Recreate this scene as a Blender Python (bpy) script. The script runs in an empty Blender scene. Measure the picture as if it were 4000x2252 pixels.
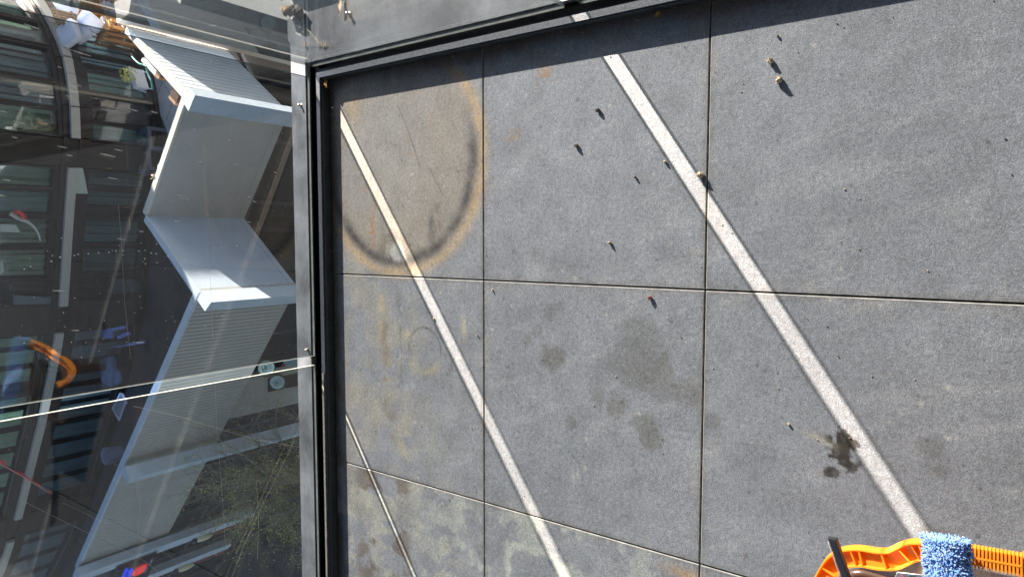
import bpy, bmesh, math, random
import numpy as np
from mathutils import Vector, Matrix, noise
C = bpy.context.scene
R = math.radians
rnd = random.Random(7)
# ---------------------------------------------------------------- camera
H = 1.412                       # camera height above the balcony tiles
RW = np.array([[0.0, -0.9975173, -0.0704218], [-0.808815, -0.0414125, 0.5866032], [-0.5880632, 0.0569582, -0.8068069]])
cam = bpy.data.cameras.new('camera'); cam.sensor_width = 36; cam.lens = 2663 / 4000 * 36
cam.clip_start = 0.05; cam.clip_end = 400
co = bpy.data.objects.new('camera', cam); C.collection.objects.link(co)
M = Matrix(((RW[0][0], -RW[0][1], -RW[0][2], 0), (RW[1][0], -RW[1][1], -RW[1][2], 0), (RW[2][0], -RW[2][1], -RW[2][2], H), (0, 0, 0, 1)))
co.matrix_world = M; C.camera = co
# ---------------------------------------------------------------- sky, sun, exposure
SUN_EL = 21.0; SX, SY = 0.829, 0.559
w = bpy.data.worlds.new('World'); C.world = w; w.use_nodes = True
nt = w.node_tree; bg = nt.nodes['Background']; sky = nt.nodes.new('ShaderNodeTexSky'); sky.sky_type = 'NISHITA'
sky.sun_disc = False; sky.sun_elevation = R(SUN_EL); sky.sun_rotation = math.atan2(SX, SY)
nt.links.new(sky.outputs[0], bg.inputs[0]); bg.inputs[1].default_value = 0.065
sl = bpy.data.lights.new('sun', 'SUN'); sl.energy = 5.0; sl.angle = R(0.53); sl.color = (1.0, 0.915, 0.81)
so = bpy.data.objects.new('sun', sl); C.collection.objects.link(so)
so.rotation_euler = Vector((SX * math.cos(R(SUN_EL)), SY * math.cos(R(SUN_EL)), math.sin(R(SUN_EL)))).to_track_quat('Z', 'Y').to_euler()
C.view_settings.view_transform = 'Standard'; C.view_settings.look = 'None'; C.view_settings.gamma = 1
C.view_settings.exposure = 3.20
C.cycles.max_bounces = 10; C.cycles.transparent_max_bounces = 40; C.cycles.caustics_reflective = False; C.cycles.caustics_refractive = False
# ---------------------------------------------------------------- measuring helpers: photo pixel (4000 wide) -> world point on a known surface
def ray(px, py):
    v = RW @ np.array([px - 2000.0, py - 1126.0, 2663.0]); return v
def F(px, py, z=0.0):
    r = ray(px, py); t = (z - H) / r[2]; return Vector((r[0] * t, r[1] * t, z))
def UP(px, py, p, q):            # onto the vertical plane through ground points p, q
    r = ray(px, py); nx, ny = q[1] - p[1], -(q[0] - p[0])
    t = (nx * p[0] + ny * p[1]) / (nx * r[0] + ny * r[1]); return Vector((r[0] * t, r[1] * t, H + r[2] * t))
def VZ(px, py, x, y):            # height on the vertical line at x, y
    r = ray(px, py); return H + r[2] * math.hypot(x, y) / math.hypot(r[0], r[1])
# ---------------------------------------------------------------- object helpers
def tag(o, label=None, cat=None, group=None, kind=None):
    if label: o['label'] = label
    if cat: o['category'] = cat
    if group: o['group'] = group
    if kind: o['kind'] = kind
    return o
def thing(name, label, cat, loc=(0, 0, 0), group=None):
    o = bpy.data.objects.new(name, None); o.location = loc; o.empty_display_size = 0.1; C.collection.objects.link(o)
    return tag(o, label, cat, group)
class MB:
    def __init__(s): s.v = []; s.f = []; s.mi = []; s.sm = []
    def add(s, vs, fs, mi=0, smooth=False):
        b = len(s.v); s.v += [tuple(v) for v in vs]
        for f in fs: s.f.append(tuple(b + i for i in f)); s.mi.append(mi); s.sm.append(smooth)
    def box(s, x0, x1, y0, y1, z0, z1, mi=0):
        s.hexa([(x0, y0, z0), (x1, y0, z0), (x1, y1, z0), (x0, y1, z0)], [(x0, y0, z1), (x1, y0, z1), (x1, y1, z1), (x0, y1, z1)], mi)
    def hexa(s, b, t, mi=0):
        s.add(list(b) + list(t), [(3, 2, 1, 0), (4, 5, 6, 7), (0, 1, 5, 4), (1, 2, 6, 5), (2, 3, 7, 6), (3, 0, 4, 7)], mi)
    def prism(s, poly, z0, z1, mi=0):      # poly counter-clockwise xy
        n = len(poly); vs = [(p[0], p[1], z0) for p in poly] + [(p[0], p[1], z1) for p in poly]
        s.add(vs, [tuple(range(n))[::-1], tuple(range(n, 2 * n))] + [(i, (i + 1) % n, n + (i + 1) % n, n + i) for i in range(n)], mi)
    def wall(s, p, q, z0, z1, th, off=0.0, mi=0):   # box along p->q; th to the left side of p->q, starting at off
        d = Vector((q[0] - p[0], q[1] - p[1])); d.normalize(); n = Vector((-d.y, d.x))
        a = [(p[0] + n.x * off, p[1] + n.y * off), (q[0] + n.x * off, q[1] + n.y * off)]
        b = [(q[0] + n.x * (off + th), q[1] + n.y * (off + th)), (p[0] + n.x * (off + th), p[1] + n.y * (off + th))]
        pl = a + b
        if th < 0: pl = pl[::-1]
        s.prism(pl, z0, z1, mi)
    def slab(s, quad, th, mi=0):            # planar quad given thickness along its normal
        q = [Vector(v) for v in quad]; n = (q[1] - q[0]).cross(q[3] - q[0]).normalized() * th
        s.hexa([tuple(v - n) for v in q], [tuple(v) for v in q], mi)
    def tube(s, pts, r, k=6, mi=0, r1=None):
        pts = [Vector(p) for p in pts]; n = len(pts); rr = [r + ((r1 if r1 is not None else r) - r) * i / max(1, n - 1) for i in range(n)]
        vs = []; up = None
        for i, p in enumerate(pts):
            t = (pts[min(i + 1, n - 1)] - pts[max(i - 1, 0)]).normalized()
            if up is None: up = Vector((0, 0, 1)) if abs(t.z) < .9 else Vector((1, 0, 0))
            a = t.cross(up).normalized(); up = a.cross(t).normalized()
            for j in range(k):
                an = 2 * math.pi * j / k; vs.append(p + (a * math.cos(an) + up * math.sin(an)) * rr[i])
        fs = [(i * k + j, i * k + (j + 1) % k, (i + 1) * k + (j + 1) % k, (i + 1) * k + j) for i in range(n - 1) for j in range(k)]
        fs += [tuple(range(k))[::-1], tuple((n - 1) * k + j for j in range(k))]
        s.add(vs, fs, mi, k > 4)
    def blob(s, c, rad, seed=0, amp=.25, seg=8, rings=5, rot=None, mi=0, smooth=True):
        vs = []; c = Vector(c)
        def pt(u):
            d = 1 + amp * noise.noise(u * 1.7 + Vector((seed * 3.1, seed, 0)))
            q = Vector((u.x * rad[0] * d, u.y * rad[1] * d, u.z * rad[2] * d))
            if rot is not None: q = rot @ q
            return c + q
        vs.append(pt(Vector((0, 0, -1))))
        for i in range(1, rings):
            a = math.pi * i / rings - math.pi / 2
            for j in range(seg):
                b = 2 * math.pi * j / seg; vs.append(pt(Vector((math.cos(a) * math.cos(b), math.cos(a) * math.sin(b), math.sin(a)))))
        vs.append(pt(Vector((0, 0, 1)))); fs = [(0, 1 + (j + 1) % seg, 1 + j) for j in range(seg)]
        for i in range(rings - 2):
            for j in range(seg): a = 1 + i * seg; fs.append((a + j, a + (j + 1) % seg, a + seg + (j + 1) % seg, a + seg + j))
        l = len(vs) - 1; a = 1 + (rings - 2) * seg; fs += [(a + j, a + (j + 1) % seg, l) for j in range(seg)]
        s.add(vs, fs, mi, smooth)
    def cushion(s, c, sx, sy, sz, rot, n=8, mi=0):
        # rounded pillow box
        vs = []; fs = []; c = Vector(c)
        bmx = bmesh.new(); bmesh.ops.create_cube(bmx, size=2); bmesh.ops.subdivide_edges(bmx, edges=bmx.edges, cuts=5, use_grid_fill=True)
        bmx.verts.ensure_lookup_table()
        for v in bmx.verts:
            u = v.co; p = 9.0; l = (abs(u.x) ** p + abs(u.y) ** p + abs(u.z) ** p) ** (1 / p); u = u / l
            pf = 1 - .10 * (u.x * u.x * u.y * u.y) * 2 + .03 * noise.noise(u * 3 + c)
            vs.append(c + rot @ Vector((u.x * sx / 2, u.y * sy / 2, u.z * sz / 2 * pf)))
        fs = [tuple(v.index for v in f.verts) for f in bmx.faces]; bmx.free(); s.add(vs, fs, mi, True)
    def build(s, name, mats, parent=None, bevel=0):
        me = bpy.data.meshes.new(name); me.from_pydata(s.v, [], s.f)
        for m in (mats if isinstance(mats, (list, tuple)) else [mats]): me.materials.append(m)
        me.polygons.foreach_set('material_index', s.mi); me.polygons.foreach_set('use_smooth', s.sm); me.update()
        o = bpy.data.objects.new(name, me); C.collection.objects.link(o)
        if parent is not None:
            o.parent = parent; L = parent.location
            pl = parent
            off = Vector((0, 0, 0))
            while pl is not None: off += pl.location; pl = pl.parent
            o.location = -off
        if bevel:
            m = o.modifiers.new('bevel', 'BEVEL'); m.width = bevel; m.segments = 2; m.limit_method = 'ANGLE'; m.angle_limit = R(40)
        return o
# ---------------------------------------------------------------- materials
def mat(name, col, rough=.7, metal=0, nscale=0, namt=0, col2=None, bump=0, bscale=200, spec=.5, stretch=None, detail=4, emit=None, coords='Object'):
    m = bpy.data.materials.new(name); m.use_nodes = True; n = m.node_tree; b = n.nodes['Principled BSDF']; Lk = n.links
    b.inputs['Base Color'].default_value = (*col, 1); b.inputs['Roughness'].default_value = rough; b.inputs['Metallic'].default_value = metal
    b.inputs['Specular IOR Level'].default_value = spec
    tc = n.nodes.new('ShaderNodeTexCoord'); vec = tc.outputs[coords]
    if stretch:
        mp = n.nodes.new('ShaderNodeMapping'); mp.inputs['Scale'].default_value = stretch; Lk.new(vec, mp.inputs[0]); vec = mp.outputs[0]
    if nscale:
        t = n.nodes.new('ShaderNodeTexNoise'); t.inputs['Scale'].default_value = nscale; t.inputs['Detail'].default_value = detail; t.inputs['Roughness'].default_value = .65; Lk.new(vec, t.inputs[0])
        rp = n.nodes.new('ShaderNodeValToRGB'); rp.color_ramp.elements[0].position = .5 - .22; rp.color_ramp.elements[1].position = .5 + .22
        c2 = col2 or tuple(c * (1 - namt) for c in col)
        rp.color_ramp.elements[0].color = (*c2, 1); rp.color_ramp.elements[1].color = (*tuple(min(1, c * (1 + namt * .5)) for c in col), 1)
        Lk.new(t.outputs['Fac'], rp.inputs[0]); Lk.new(rp.outputs[0], b.inputs['Base Color'])
    if bump:
        t2 = n.nodes.new('ShaderNodeTexNoise'); t2.inputs['Scale'].default_value = bscale; t2.inputs['Detail'].default_value = 3; Lk.new(vec, t2.inputs[0])
        bp = n.nodes.new('ShaderNodeBump'); bp.inputs['Strength'].default_value = bump; bp.inputs['Distance'].default_value = .01; Lk.new(t2.outputs['Fac'], bp.inputs['Height']); Lk.new(bp.outputs[0], b.inputs['Normal'])
    if emit: b.inputs['Emission Color'].default_value = (*emit[0], 1); b.inputs['Emission Strength'].default_value = emit[1]
    return m
def floor_mat():
    m = bpy.data.materials.new('porcelain_tile'); m.use_nodes = True; n = m.node_tree; b = n.nodes['Principled BSDF']; Lk = n.links
    at = n.nodes.new('ShaderNodeAttribute'); at.attribute_name = 'stain'
    tc = n.nodes.new('ShaderNodeTexCoord')
    def nz(sc, det, rg=.6):
        t = n.nodes.new('ShaderNodeTexNoise'); t.inputs['Scale'].default_value = sc; t.inputs['Detail'].default_value = det; t.inputs['Roughness'].default_value = rg; Lk.new(tc.outputs['Object'], t.inputs[0]); return t.outputs['Fac']
    def mr(x, a, bb, lo, hi):
        r = n.nodes.new('ShaderNodeMapRange'); r.inputs[1].default_value = a; r.inputs[2].default_value = bb; r.inputs[3].default_value = lo; r.inputs[4].default_value = hi; Lk.new(x, r.inputs[0]); return r.outputs[0]
    def mul(a, bb):
        q = n.nodes.new('ShaderNodeMath'); q.operation = 'MULTIPLY'; Lk.new(a, q.inputs[0]); Lk.new(bb, q.inputs[1]); return q.outputs[0]
    g = mul(mr(nz(420, 2, .8), .32, .68, .66, 1.34), mr(nz(14, 5), .3, .7, .86, 1.14)); g = mul(g, mr(nz(105, 3, .85), .32, .68, .73, 1.27))
    vm = n.nodes.new('ShaderNodeVectorMath'); vm.operation = 'SCALE'; Lk.new(at.outputs['Color'], vm.inputs[0]); Lk.new(g, vm.inputs['Scale'])
    Lk.new(vm.outputs[0], b.inputs['Base Color']); b.inputs['Roughness'].default_value = .62; b.inputs['Specular IOR Level'].default_value = .35
    bp = n.nodes.new('ShaderNodeBump'); bp.inputs['Strength'].default_value = .35; bp.inputs['Distance'].default_value = .002; Lk.new(nz(230, 4, .7), bp.inputs['Height']); Lk.new(bp.outputs[0], b.inputs['Normal'])
    return m
def glass_mat(name, tint, veil=.02, grime=1.0):
    m = bpy.data.materials.new(name); m.use_nodes = True; n = m.node_tree; Lk = n.links; n.nodes.clear()
    out = n.nodes.new('ShaderNodeOutputMaterial'); tr = n.nodes.new('ShaderNodeBsdfTransparent'); tr.inputs[0].default_value = (*tint, 1)
    gl = n.nodes.new('ShaderNodeBsdfGlossy'); gl.inputs['Roughness'].default_value = 0.0
    df = n.nodes.new('ShaderNodeBsdfDiffuse'); df.inputs[0].default_value = (.75, .78, .8, 1)
    ge = n.nodes.new('ShaderNodeNewGeometry'); dot = n.nodes.new('ShaderNodeVectorMath'); dot.operation = 'DOT_PRODUCT'
    Lk.new(ge.outputs['Normal'], dot.inputs[0]); Lk.new(ge.outputs['Incoming'], dot.inputs[1])
    def mth(op, a, bb=None):
        q = n.nodes.new('ShaderNodeMath'); q.operation = op
        for i, x in enumerate((a, bb)):
            if x is None: continue
            if isinstance(x, (int, float)): q.inputs[i].default_value = x
            else: Lk.new(x, q.inputs[i])
        return q.outputs[0]
    c = mth('ABSOLUTE', dot.outputs['Value']); f = mth('ADD', mth('MULTIPLY', mth('POWER', mth('SUBTRACT', 1.0, c), 5.0), .93), .078)
    tc = n.nodes.new('ShaderNodeTexCoord'); t = n.nodes.new('ShaderNodeTexNoise'); t.inputs['Scale'].default_value = 6; t.inputs['Detail'].default_value = 6; Lk.new(tc.outputs['Object'], t.inputs[0])
    t2 = n.nodes.new('ShaderNodeTexNoise'); t2.inputs['Scale'].default_value = 160; t2.inputs['Detail'].default_value = 1; Lk.new(tc.outputs['Object'], t2.inputs[0])
    sp = n.nodes.new('ShaderNodeMapRange'); sp.inputs[1].default_value = .70; sp.inputs[2].default_value = .76; sp.inputs[3].default_value = 0; sp.inputs[4].default_value = .22 * grime; Lk.new(t2.outputs['Fac'], sp.inputs[0])
    ve = n.nodes.new('ShaderNodeMapRange'); ve.inputs[1].default_value = .35; ve.inputs[2].default_value = .75; ve.inputs[3].default_value = veil * .4; ve.inputs[4].default_value = veil * 2.0; Lk.new(t.outputs['Fac'], ve.inputs[0])
    m1 = n.nodes.new('ShaderNodeMixShader'); Lk.new(mth('ADD', ve.outputs[0], sp.outputs[0]), m1.inputs[0]); Lk.new(tr.outputs[0], m1.inputs[1]); Lk.new(df.outputs[0], m1.inputs[2])
    m2 = n.nodes.new('ShaderNodeMixShader'); Lk.new(f, m2.inputs[0]); Lk.new(m1.outputs[0], m2.inputs[1]); Lk.new(gl.outputs[0], m2.inputs[2]); Lk.new(m2.outputs[0], out.inputs[0])
    return m
m_tile = floor_mat()
m_tside = mat('tile_edge', (.25, .235, .21), .8, nscale=40, namt=.5)
m_glass = glass_mat('tinted_glass', (.592, .610, .628), .009)
m_gedge = mat('glass_edge', (.22, .23, .21), .4, nscale=30, namt=.4)
_n = m_gedge.node_tree; _t = _n.nodes.new('ShaderNodeBsdfTransparent'); _t.inputs[0].default_value = (.50, .56, .54, 1); _m = _n.nodes.new('ShaderNodeMixShader'); _m.inputs[0].default_value = .68
_n.links.new(_t.outputs[0], _m.inputs[1]); _n.links.new(_n.nodes['Principled BSDF'].outputs[0], _m.inputs[2]); _n.links.new(_m.outputs[0], _n.nodes['Material Output'].inputs[0])
m_shoe = mat('anodised_channel', (.062, .066, .075), .5, .3, nscale=140, namt=.6, bump=.15, bscale=500)
m_shoedark = mat('channel_slot', (.018, .018, .022), .6)
m_face = mat('channel_face', (.03, .027, .026), .6, nscale=25, namt=.6)
m_flash = mat('zinc_flashing', (.165, .172, .18), .55, .3, nscale=7, namt=.75, bump=.03, bscale=40, detail=9)
m_grit = mat('grit_strip', (.22, .20, .17), .95, nscale=300, namt=.8, bump=.8, bscale=400)
m_steel = mat('bolt_steel', (.55, .5, .42), .4, .7)
m_rub = mat('black_rubber', (.02, .02, .022), .5)
m_white = mat('white_paint', (.62, .63, .64), .5, nscale=3, namt=.08)
m_pan1 = mat('pale_cladding', (.66, .67, .67), .55, nscale=4, namt=.10)
m_pan2 = mat('grey_render', (.50, .46, .40), .7, nscale=2.2, namt=.12, bump=.05)
m_pan3 = mat('pale_blue_grey_render', (.56, .60, .65), .65, nscale=2.0, namt=.12)
m_cream = mat('cream_cap', (.66, .62, .52), .6, nscale=6, namt=.12)
m_pil = mat('cream_pilaster', (.64, .58, .52), .65, nscale=2, namt=.1)
m_post = mat('pale_post', (.56, .62, .66), .55, nscale=3, namt=.1)
m_brown = mat('dark_bronze_frame', (.030, .020, .019), .4, .3, nscale=8, namt=.4)
m_bpanel = mat('brown_metal_panel', (.050, .040, .030), .35, .4, nscale=2.5, namt=.35)
m_bar = mat('white_sill_bar', (.43, .39, .33), .5)
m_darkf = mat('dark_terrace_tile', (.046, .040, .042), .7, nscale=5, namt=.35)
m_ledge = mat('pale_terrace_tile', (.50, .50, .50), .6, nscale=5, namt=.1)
m_dark = mat('dark_shopfront', (.020, .020, .024), .25)
m_asph = mat('asphalt', (.045, .045, .052), .9, nscale=30, namt=.4, bump=.3)
m_conc = mat('pale_pavement', (.42, .45, .40), .85, nscale=6, namt=.12)
m_band = mat('grey_wall', (.30, .31, .30), .8, nscale=3, namt=.2)
m_own = mat('own_wall', (.10, .10, .10), .7, nscale=3, namt=.2)
m_wood = mat('teak', (.46, .22, .07), .55, nscale=14, namt=.35, stretch=(1, 1, 6))
m_timber = mat('brown_timber', (.10, .055, .035), .6, nscale=20, namt=.4)
m_endgr = mat('timber_end', (.42, .24, .12), .7)
m_cush = mat('white_cushion', (.62, .63, .70), .85, nscale=6, namt=.08, bump=.1, bscale=40)
m_plast = mat('blue_plastic', (.20, .26, .55), .4)
m_cloth = mat('blue_cloth', (.14, .22, .36), .8, nscale=12, namt=.3)
m_metalw = mat('white_wire', (.62, .65, .78), .4)
m_greyf = mat('grey_chair_frame', (.085, .095, .13), .5)
m_green = mat('green_cable', (.05, .25, .20), .4)
m_red = mat('red_fabric', (.65, .03, .03), .5)
m_dred = mat('dark_red_panel', (.20, .02, .02), .6)
m_lampc = mat('cream_lens', (.78, .70, .42), .4)
m_leaf = mat('leaf', (.34, .36, .06), .55, nscale=2, namt=.5)
m_bark = mat('bark', (.28, .24, .17), .9, nscale=30, namt=.4)
m_orange = mat('orange_plastic', (1.0, .44, .04), .38, nscale=20, namt=.06)
_n = m_orange.node_tree; _t = _n.nodes.new('ShaderNodeBsdfTranslucent'); _t.inputs[0].default_value = (1.0, .50, .04, 1); _m = _n.nodes.new('ShaderNodeMixShader'); _m.inputs[0].default_value = .5
_n.links.new(_n.nodes['Principled BSDF'].outputs[0], _m.inputs[1]); _n.links.new(_t.outputs[0], _m.inputs[2]); _n.links.new(_m.outputs[0], _n.nodes['Material Output'].inputs[0])
m_bucket = mat('brown_grey_bucket', (.085, .045, .028), .18, nscale=8, namt=.4)
m_blue = mat('blue_microfibre', (.13, .25, .56), .95, nscale=60, namt=.4, col2=(.22, .30, .48))
m_paper = mat('white_label', (.75, .74, .72), .6)
m_ink = mat('dark_ink', (.02, .03, .03), .6)
m_redink = mat('red_ink', (.6, .03, .04), .5)
m_peb = mat('pale_stone', (.42, .31, .20), .9, nscale=200, namt=.5)
m_peb2 = mat('dark_stone', (.13, .09, .06), .9, nscale=200, namt=.5)
m_pebr = mat('red_berry', (.26, .08, .06), .8, nscale=200, namt=.5)
m_dry = mat('dry_leaf', (.42, .19, .05), .8, nscale=60, namt=.5)
m_mud = mat('dark_clump', (.10, .07, .05), .95, nscale=90, namt=.7, bump=.6, bscale=120)
m_mark = mat('dried_water_mark', (.66, .64, .58), .8)
m_web = mat('thread', (.34, .31, .27), .8)
m_seal = mat('old_sealant', (.30, .27, .18), .8, nscale=60, namt=.6)
m_signf = mat('pale_green_sign_face', (.55, .76, .72), .4)
m_signe = mat('olive_rim', (.14, .16, .11), .5)
m_led = mat('black_led_board', (.012, .012, .014), .35)
m_ledb = mat('lit_blue_leds', (.02, .05, .5), .5, emit=((.01, .07, 1.0), .16))
m_ledr = mat('lit_red_leds', (.5, .02, .02), .5, emit=((1.0, .04, .03), .13))
m_ledg = mat('dim_grey_leds', (.25, .25, .28), .5)
# ================================================================ BALCONY (our side)
XL, YL = 0.497, 1.731           # inner faces of the two channels (upper side / left side)
G0, G1 = 1.7995 - .012, 1.7995  # left pane inner / outer face (y)
U0, U1 = .536, .548             # upper pane inner / outer face (x)
XJ = [.4955, -.1055, -.7065, -1.3075]; YJ = [1.7295, 1.1195, .5185, -.0825, -.6835, -1.2845]
GAP = .0062
def fbm(X, Y, sc, sd=0):
    out = np.zeros_like(X); r = np.random.RandomState(sd); am = 1.0; tot = 0
    for o in range(4):
        n = 64; g = r.rand(n, n); x = (X * sc * 2 ** o + r.rand() * 40) % (n - 1); y = (Y * sc * 2 ** o + r.rand() * 40) % (n - 1)
        i = x.astype(int); j = y.astype(int); fx = x - i; fy = y - j; fx = fx * fx * (3 - 2 * fx); fy = fy * fy * (3 - 2 * fy)
        v = g[i, j] * (1 - fx) * (1 - fy) + g[i + 1, j] * fx * (1 - fy) + g[i, j + 1] * (1 - fx) * fy + g[i + 1, j + 1] * fx * fy
        out += am * v; tot += am; am *= .55
    return out / tot
def ss(a, b, x):
    t = np.clip((x - a) / (b - a), 0, 1); return t * t * (3 - 2 * t)
def stain(X, Y):
    base = np.array([.150, .154, .164]); col = np.ones(X.shape + (3,)) * base
    def mix(c, k):
        nonlocal col
        k = np.clip(k, 0, 1)[..., None]; col = col * (1 - k) + np.array(c) * k
    n1 = fbm(X, Y, 9, 1); n2 = fbm(X, Y, 30, 2); n3 = fbm(X, Y, 90, 3); n4 = fbm(X, Y, 4, 4)
    ti = np.floor((X - XJ[1]) / .601).astype(int); tj = np.floor((Y - YJ[1]) / .601).astype(int); tone = 1 + .05 * np.sin(ti * 12.9 + tj * 7.3 + 1.0)
    col = col * ((1 + .22 * (n4 - .5) + .14 * (n1 - .5)) * tone)[..., None]
    je = np.minimum(np.abs(((X - XJ[1]) + .3005) % .601 - .3005), np.abs(((Y - YJ[1]) + .3005) % .601 - .3005)); mix((.10, .085, .07), .45 * ss(.016, .003, je + .014 * (n2 - .5)) * (.3 + n3)); mix((.22, .20, .165), .22 * ss(.06, .01, je) * ss(.5, .7, n2))
    sw = fbm(X * .35 + Y * .9, Y * .2 - X * .9, 26, 21); mix((.125, .125, .13), .30 * ss(.55, .72, sw)); mix((.215, .215, .21), .28 * ss(.58, .74, fbm(X * 1.4 + Y * .5, Y * .4, 22, 22)))
    # dusty warm bloom near the corner and along the left channel
    mix((.20, .185, .150), .55 * ss(1.05, 1.65, Y) * ss(.42, .62, n1) )
    mix((.205, .190, .150), .45 * ss(.50, .66, fbm(X, Y * 2, 12, 7)) * ss(1.22, 1.42, Y) * ss(-.1, -.2, X) * ss(-.72, -.55, X))
    # big plant-pot ring
    cx, cy = .226, 1.440; dx = X - cx; dy = Y - cy; r = np.hypot(dx, dy) + .012 * (n1 - .5) + .006 * (n2 - .5); a = np.arctan2(dx, dy)
    mix((.180, .156, .125), .88 * ss(.315, .29, r) * (.6 + .6 * n1))
    mix((.190, .186, .178), .35 * ss(.23, .12, np.hypot(X - .22, Y - 1.5)))
    ring = np.exp(-((r - .319) / (.011 + .014 * n1)) ** 2) * (.45 + 1.1 * n4); low = ss(.05, -.12, dx); right = ss(-.02, -.20, dy)
    mix((.29, .205, .11), ring * np.clip(.62 + .30 * right + .25 * low, 0, .85) * (.55 + .8 * n2))
    inner = np.exp(-((r - .288) / (.012 + .010 * n1)) ** 2)
    mix((.030, .026, .026), inner * np.clip(1.0 * low + .95 * right * ss(.16, .0, dx), 0, .95) * (.35 + 1.0 * n2))
    mix((.28, .20, .105), .6 * np.exp(-(((X - .405) / .05) ** 2 + ((Y - 1.62) / .035) ** 2)) * (.4 + n2))
    mix((.27, .265, .24), .8 * ss(.030, .014, np.hypot((X + .035), (Y - 1.435) * .8) + .03 * (n2 - .5)))      # pale spot in ring
    for (x0, y0, rx, ry, k) in ((.03, 1.545, .045, .012, .9), (.085, 1.53, .03, .01, .7), (.15, 1.565, .018, .010, .5), (.255, 1.385, .05, .007, .6), (.33, 1.30, .02, .01, .4)):
        mix((.20, .10, .040), k * np.exp(-((X - x0 - .4 * (Y - y0)) / rx) ** 2 - ((Y - y0) / ry) ** 2) * ss(.38, .58, n3))
    for (x0, y0, x1, y1) in ((.385, 1.43, .245, 1.36), (.27, 1.375, .20, 1.345), (.20, 1.31, .12, 1.26), (.06, 1.30, -.02, 1.27)):   # scratches
        L = math.hypot(x1 - x0, y1 - y0); t = ((X - x0) * (x1 - x0) + (Y - y0) * (y1 - y0)) / L ** 2; d = np.abs((X - x0) * (y1 - y0) - (Y - y0) * (x1 - x0)) / L
        mix((.07, .065, .06), .55 * (t > 0) * (t < 1) * ss(.004, .001, d) * (.4 + n2))
    mix((.06, .055, .05), .85 * np.exp(-((X - .05 + .8 * (Y - 1.30)) / .03) ** 2 - ((Y - 1.305) / .012) ** 2))
    for (x0, y0, rx, ry, k) in ((.03, 1.30, .05, .02, .7), (.02, 1.47, .05, .03, .5), (-.01, 1.39, .03, .04, .5), (.10, 1.20, .05, .012, .6), (.22, 1.17, .06, .008, .5), (.30, 1.52, .04, .03, .35), (.18, 1.60, .03, .02, .4), (.06, 1.28, .05, .016, .8), (.28, 1.44, .02, .05, .35), (.12, 1.42, .03, .03, .3), (-.03, 1.50, .03, .02, .7)):
        mix((.085, .068, .052), k * np.exp(-((X - x0) / rx) ** 2 - ((Y - y0) / ry) ** 2) * ss(.45, .62, n2) * ss(.33, .30, r))
    # dirt gathered against the channels
    e = np.minimum(XL - X, YL - Y); mix((.085, .055, .040), .85 * ss(.030 + .03 * n1.mean(), .002, e + .035 * (n1 - .5)))
    mix((.12, .075, .05), .5 * ss(.09, .01, e) * ss(.45, .65, n2))
    # ring and drips on the second tile row
    rr = np.hypot((X + .31), (Y - 1.335)); mix((.09, .085, .08), .85 * np.exp(-((rr - .062 - .01 * (n1 - .5)) / .004) ** 2) * ss(.02, -.02, -(X + .325)) ); mix((.24, .21, .13), .7 * np.exp(-((rr - .064) / .012) ** 2) * ss(-.33, -.36, X) * n2 * 1.5)
    for (x0, y0, L, wd, k, c) in ((-.22, 1.505, .09, .012, .6, (.27, .225, .13)), (-.30, 1.49, .07, .014, .7, (.13, .10, .07)), (-.41, 1.485, .06, .02, .6, (.28, .23, .13)), (-.45, 1.50, .10, .015, .7, (.10, .09, .085)), (-.55, 1.47, .05, .015, .6, (.12, .10, .07)), (-.20, 1.44, .05, .008, .5, (.10, .09, .08)), (-.28, 1.40, .02, .02, .8, (.28, .235, .14)), (-.31, 1.43, .14, .004, .55, (.09, .08, .07)), (-.25, 1.39, .12, .003, .45, (.08, .075, .07)),
                                 (-.37, 1.235, .07, .010, .55, (.09, .09, .09)), (-.33, 1.26, .03, .012, .5, (.10, .095, .09)), (-.24, 1.19, .03, .01, .6, (.27, .24, .16)), (-.60, 1.42, .10, .03, .5, (.26, .23, .16))):
        mix(c, k * np.exp(-(((X - x0) / L) ** 2 + ((Y - y0 - .02 * (n1 - .5)) / wd) ** 2)) * ss(.35, .6, n2) * 1.3)
    # damp round spots on the middle tiles
    for (x0, y0, r0, k) in ((-.289, .901, .036, .62), (-.262, .672, .075, .40), (-.318, .625, .045, .35), (-.332, .551, .034, .42), (-.255, .98, .015, .35), (-.19, .985, .022, .3), (-.178, .912, .018, .35), (-.16, .88, .016, .3), (-.225, .95, .016, .25),
                            (-.414, .652, .035, .5), (-.385, .72, .03, .5), (-.375, .775, .022, .38), (-.45, .64, .028, .5), (-.445, .843, .018, .45), (-.385, .50, .018, .4), (-.10, .62, .02, .2), (-.06, .88, .03, .2), (-.035, .95, .025, .2), (-.375, .1, .02, .35), (-.53, .085, .022, .35), (-.41, .08, .012, .4)):
        mix((.082, .078, .070), k * ss(r0 * 1.35, r0 * .6, np.hypot(X - x0, Y - y0) + r0 * .9 * (n2 - .5) + r0 * .5 * (n1 - .5)) * (.9 + .6 * n3))
    # dark wet-looking splash by stripe
    q = np.zeros_like(X)
    for (px, py, rr0) in ((3290, 1715, .022), (3328, 1735, .018), (3262, 1778, .018), (3290, 1795, .022), (3312, 1812, .016), (3252, 1838, .013), (3240, 1712, .010), (3300, 1755, .014)):
        p = F(px, py); q = np.maximum(q, ss(rr0 * 1.02, rr0 * .78, np.hypot(X - p.x, Y - p.y) + rr0 * 1.6 * (n2 - .5) + rr0 * 1.5 * (n3 - .5)))
    mix((.022, .017, .013), .95 * q * (.55 + .9 * n3)); 
    p = F(3200, 1712); mix((.25, .23, .17), .5 * np.exp(-((X - p.x - .3 * (Y - p.y)) / .008) ** 2 - ((Y - p.y) / .03) ** 2))
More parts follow.
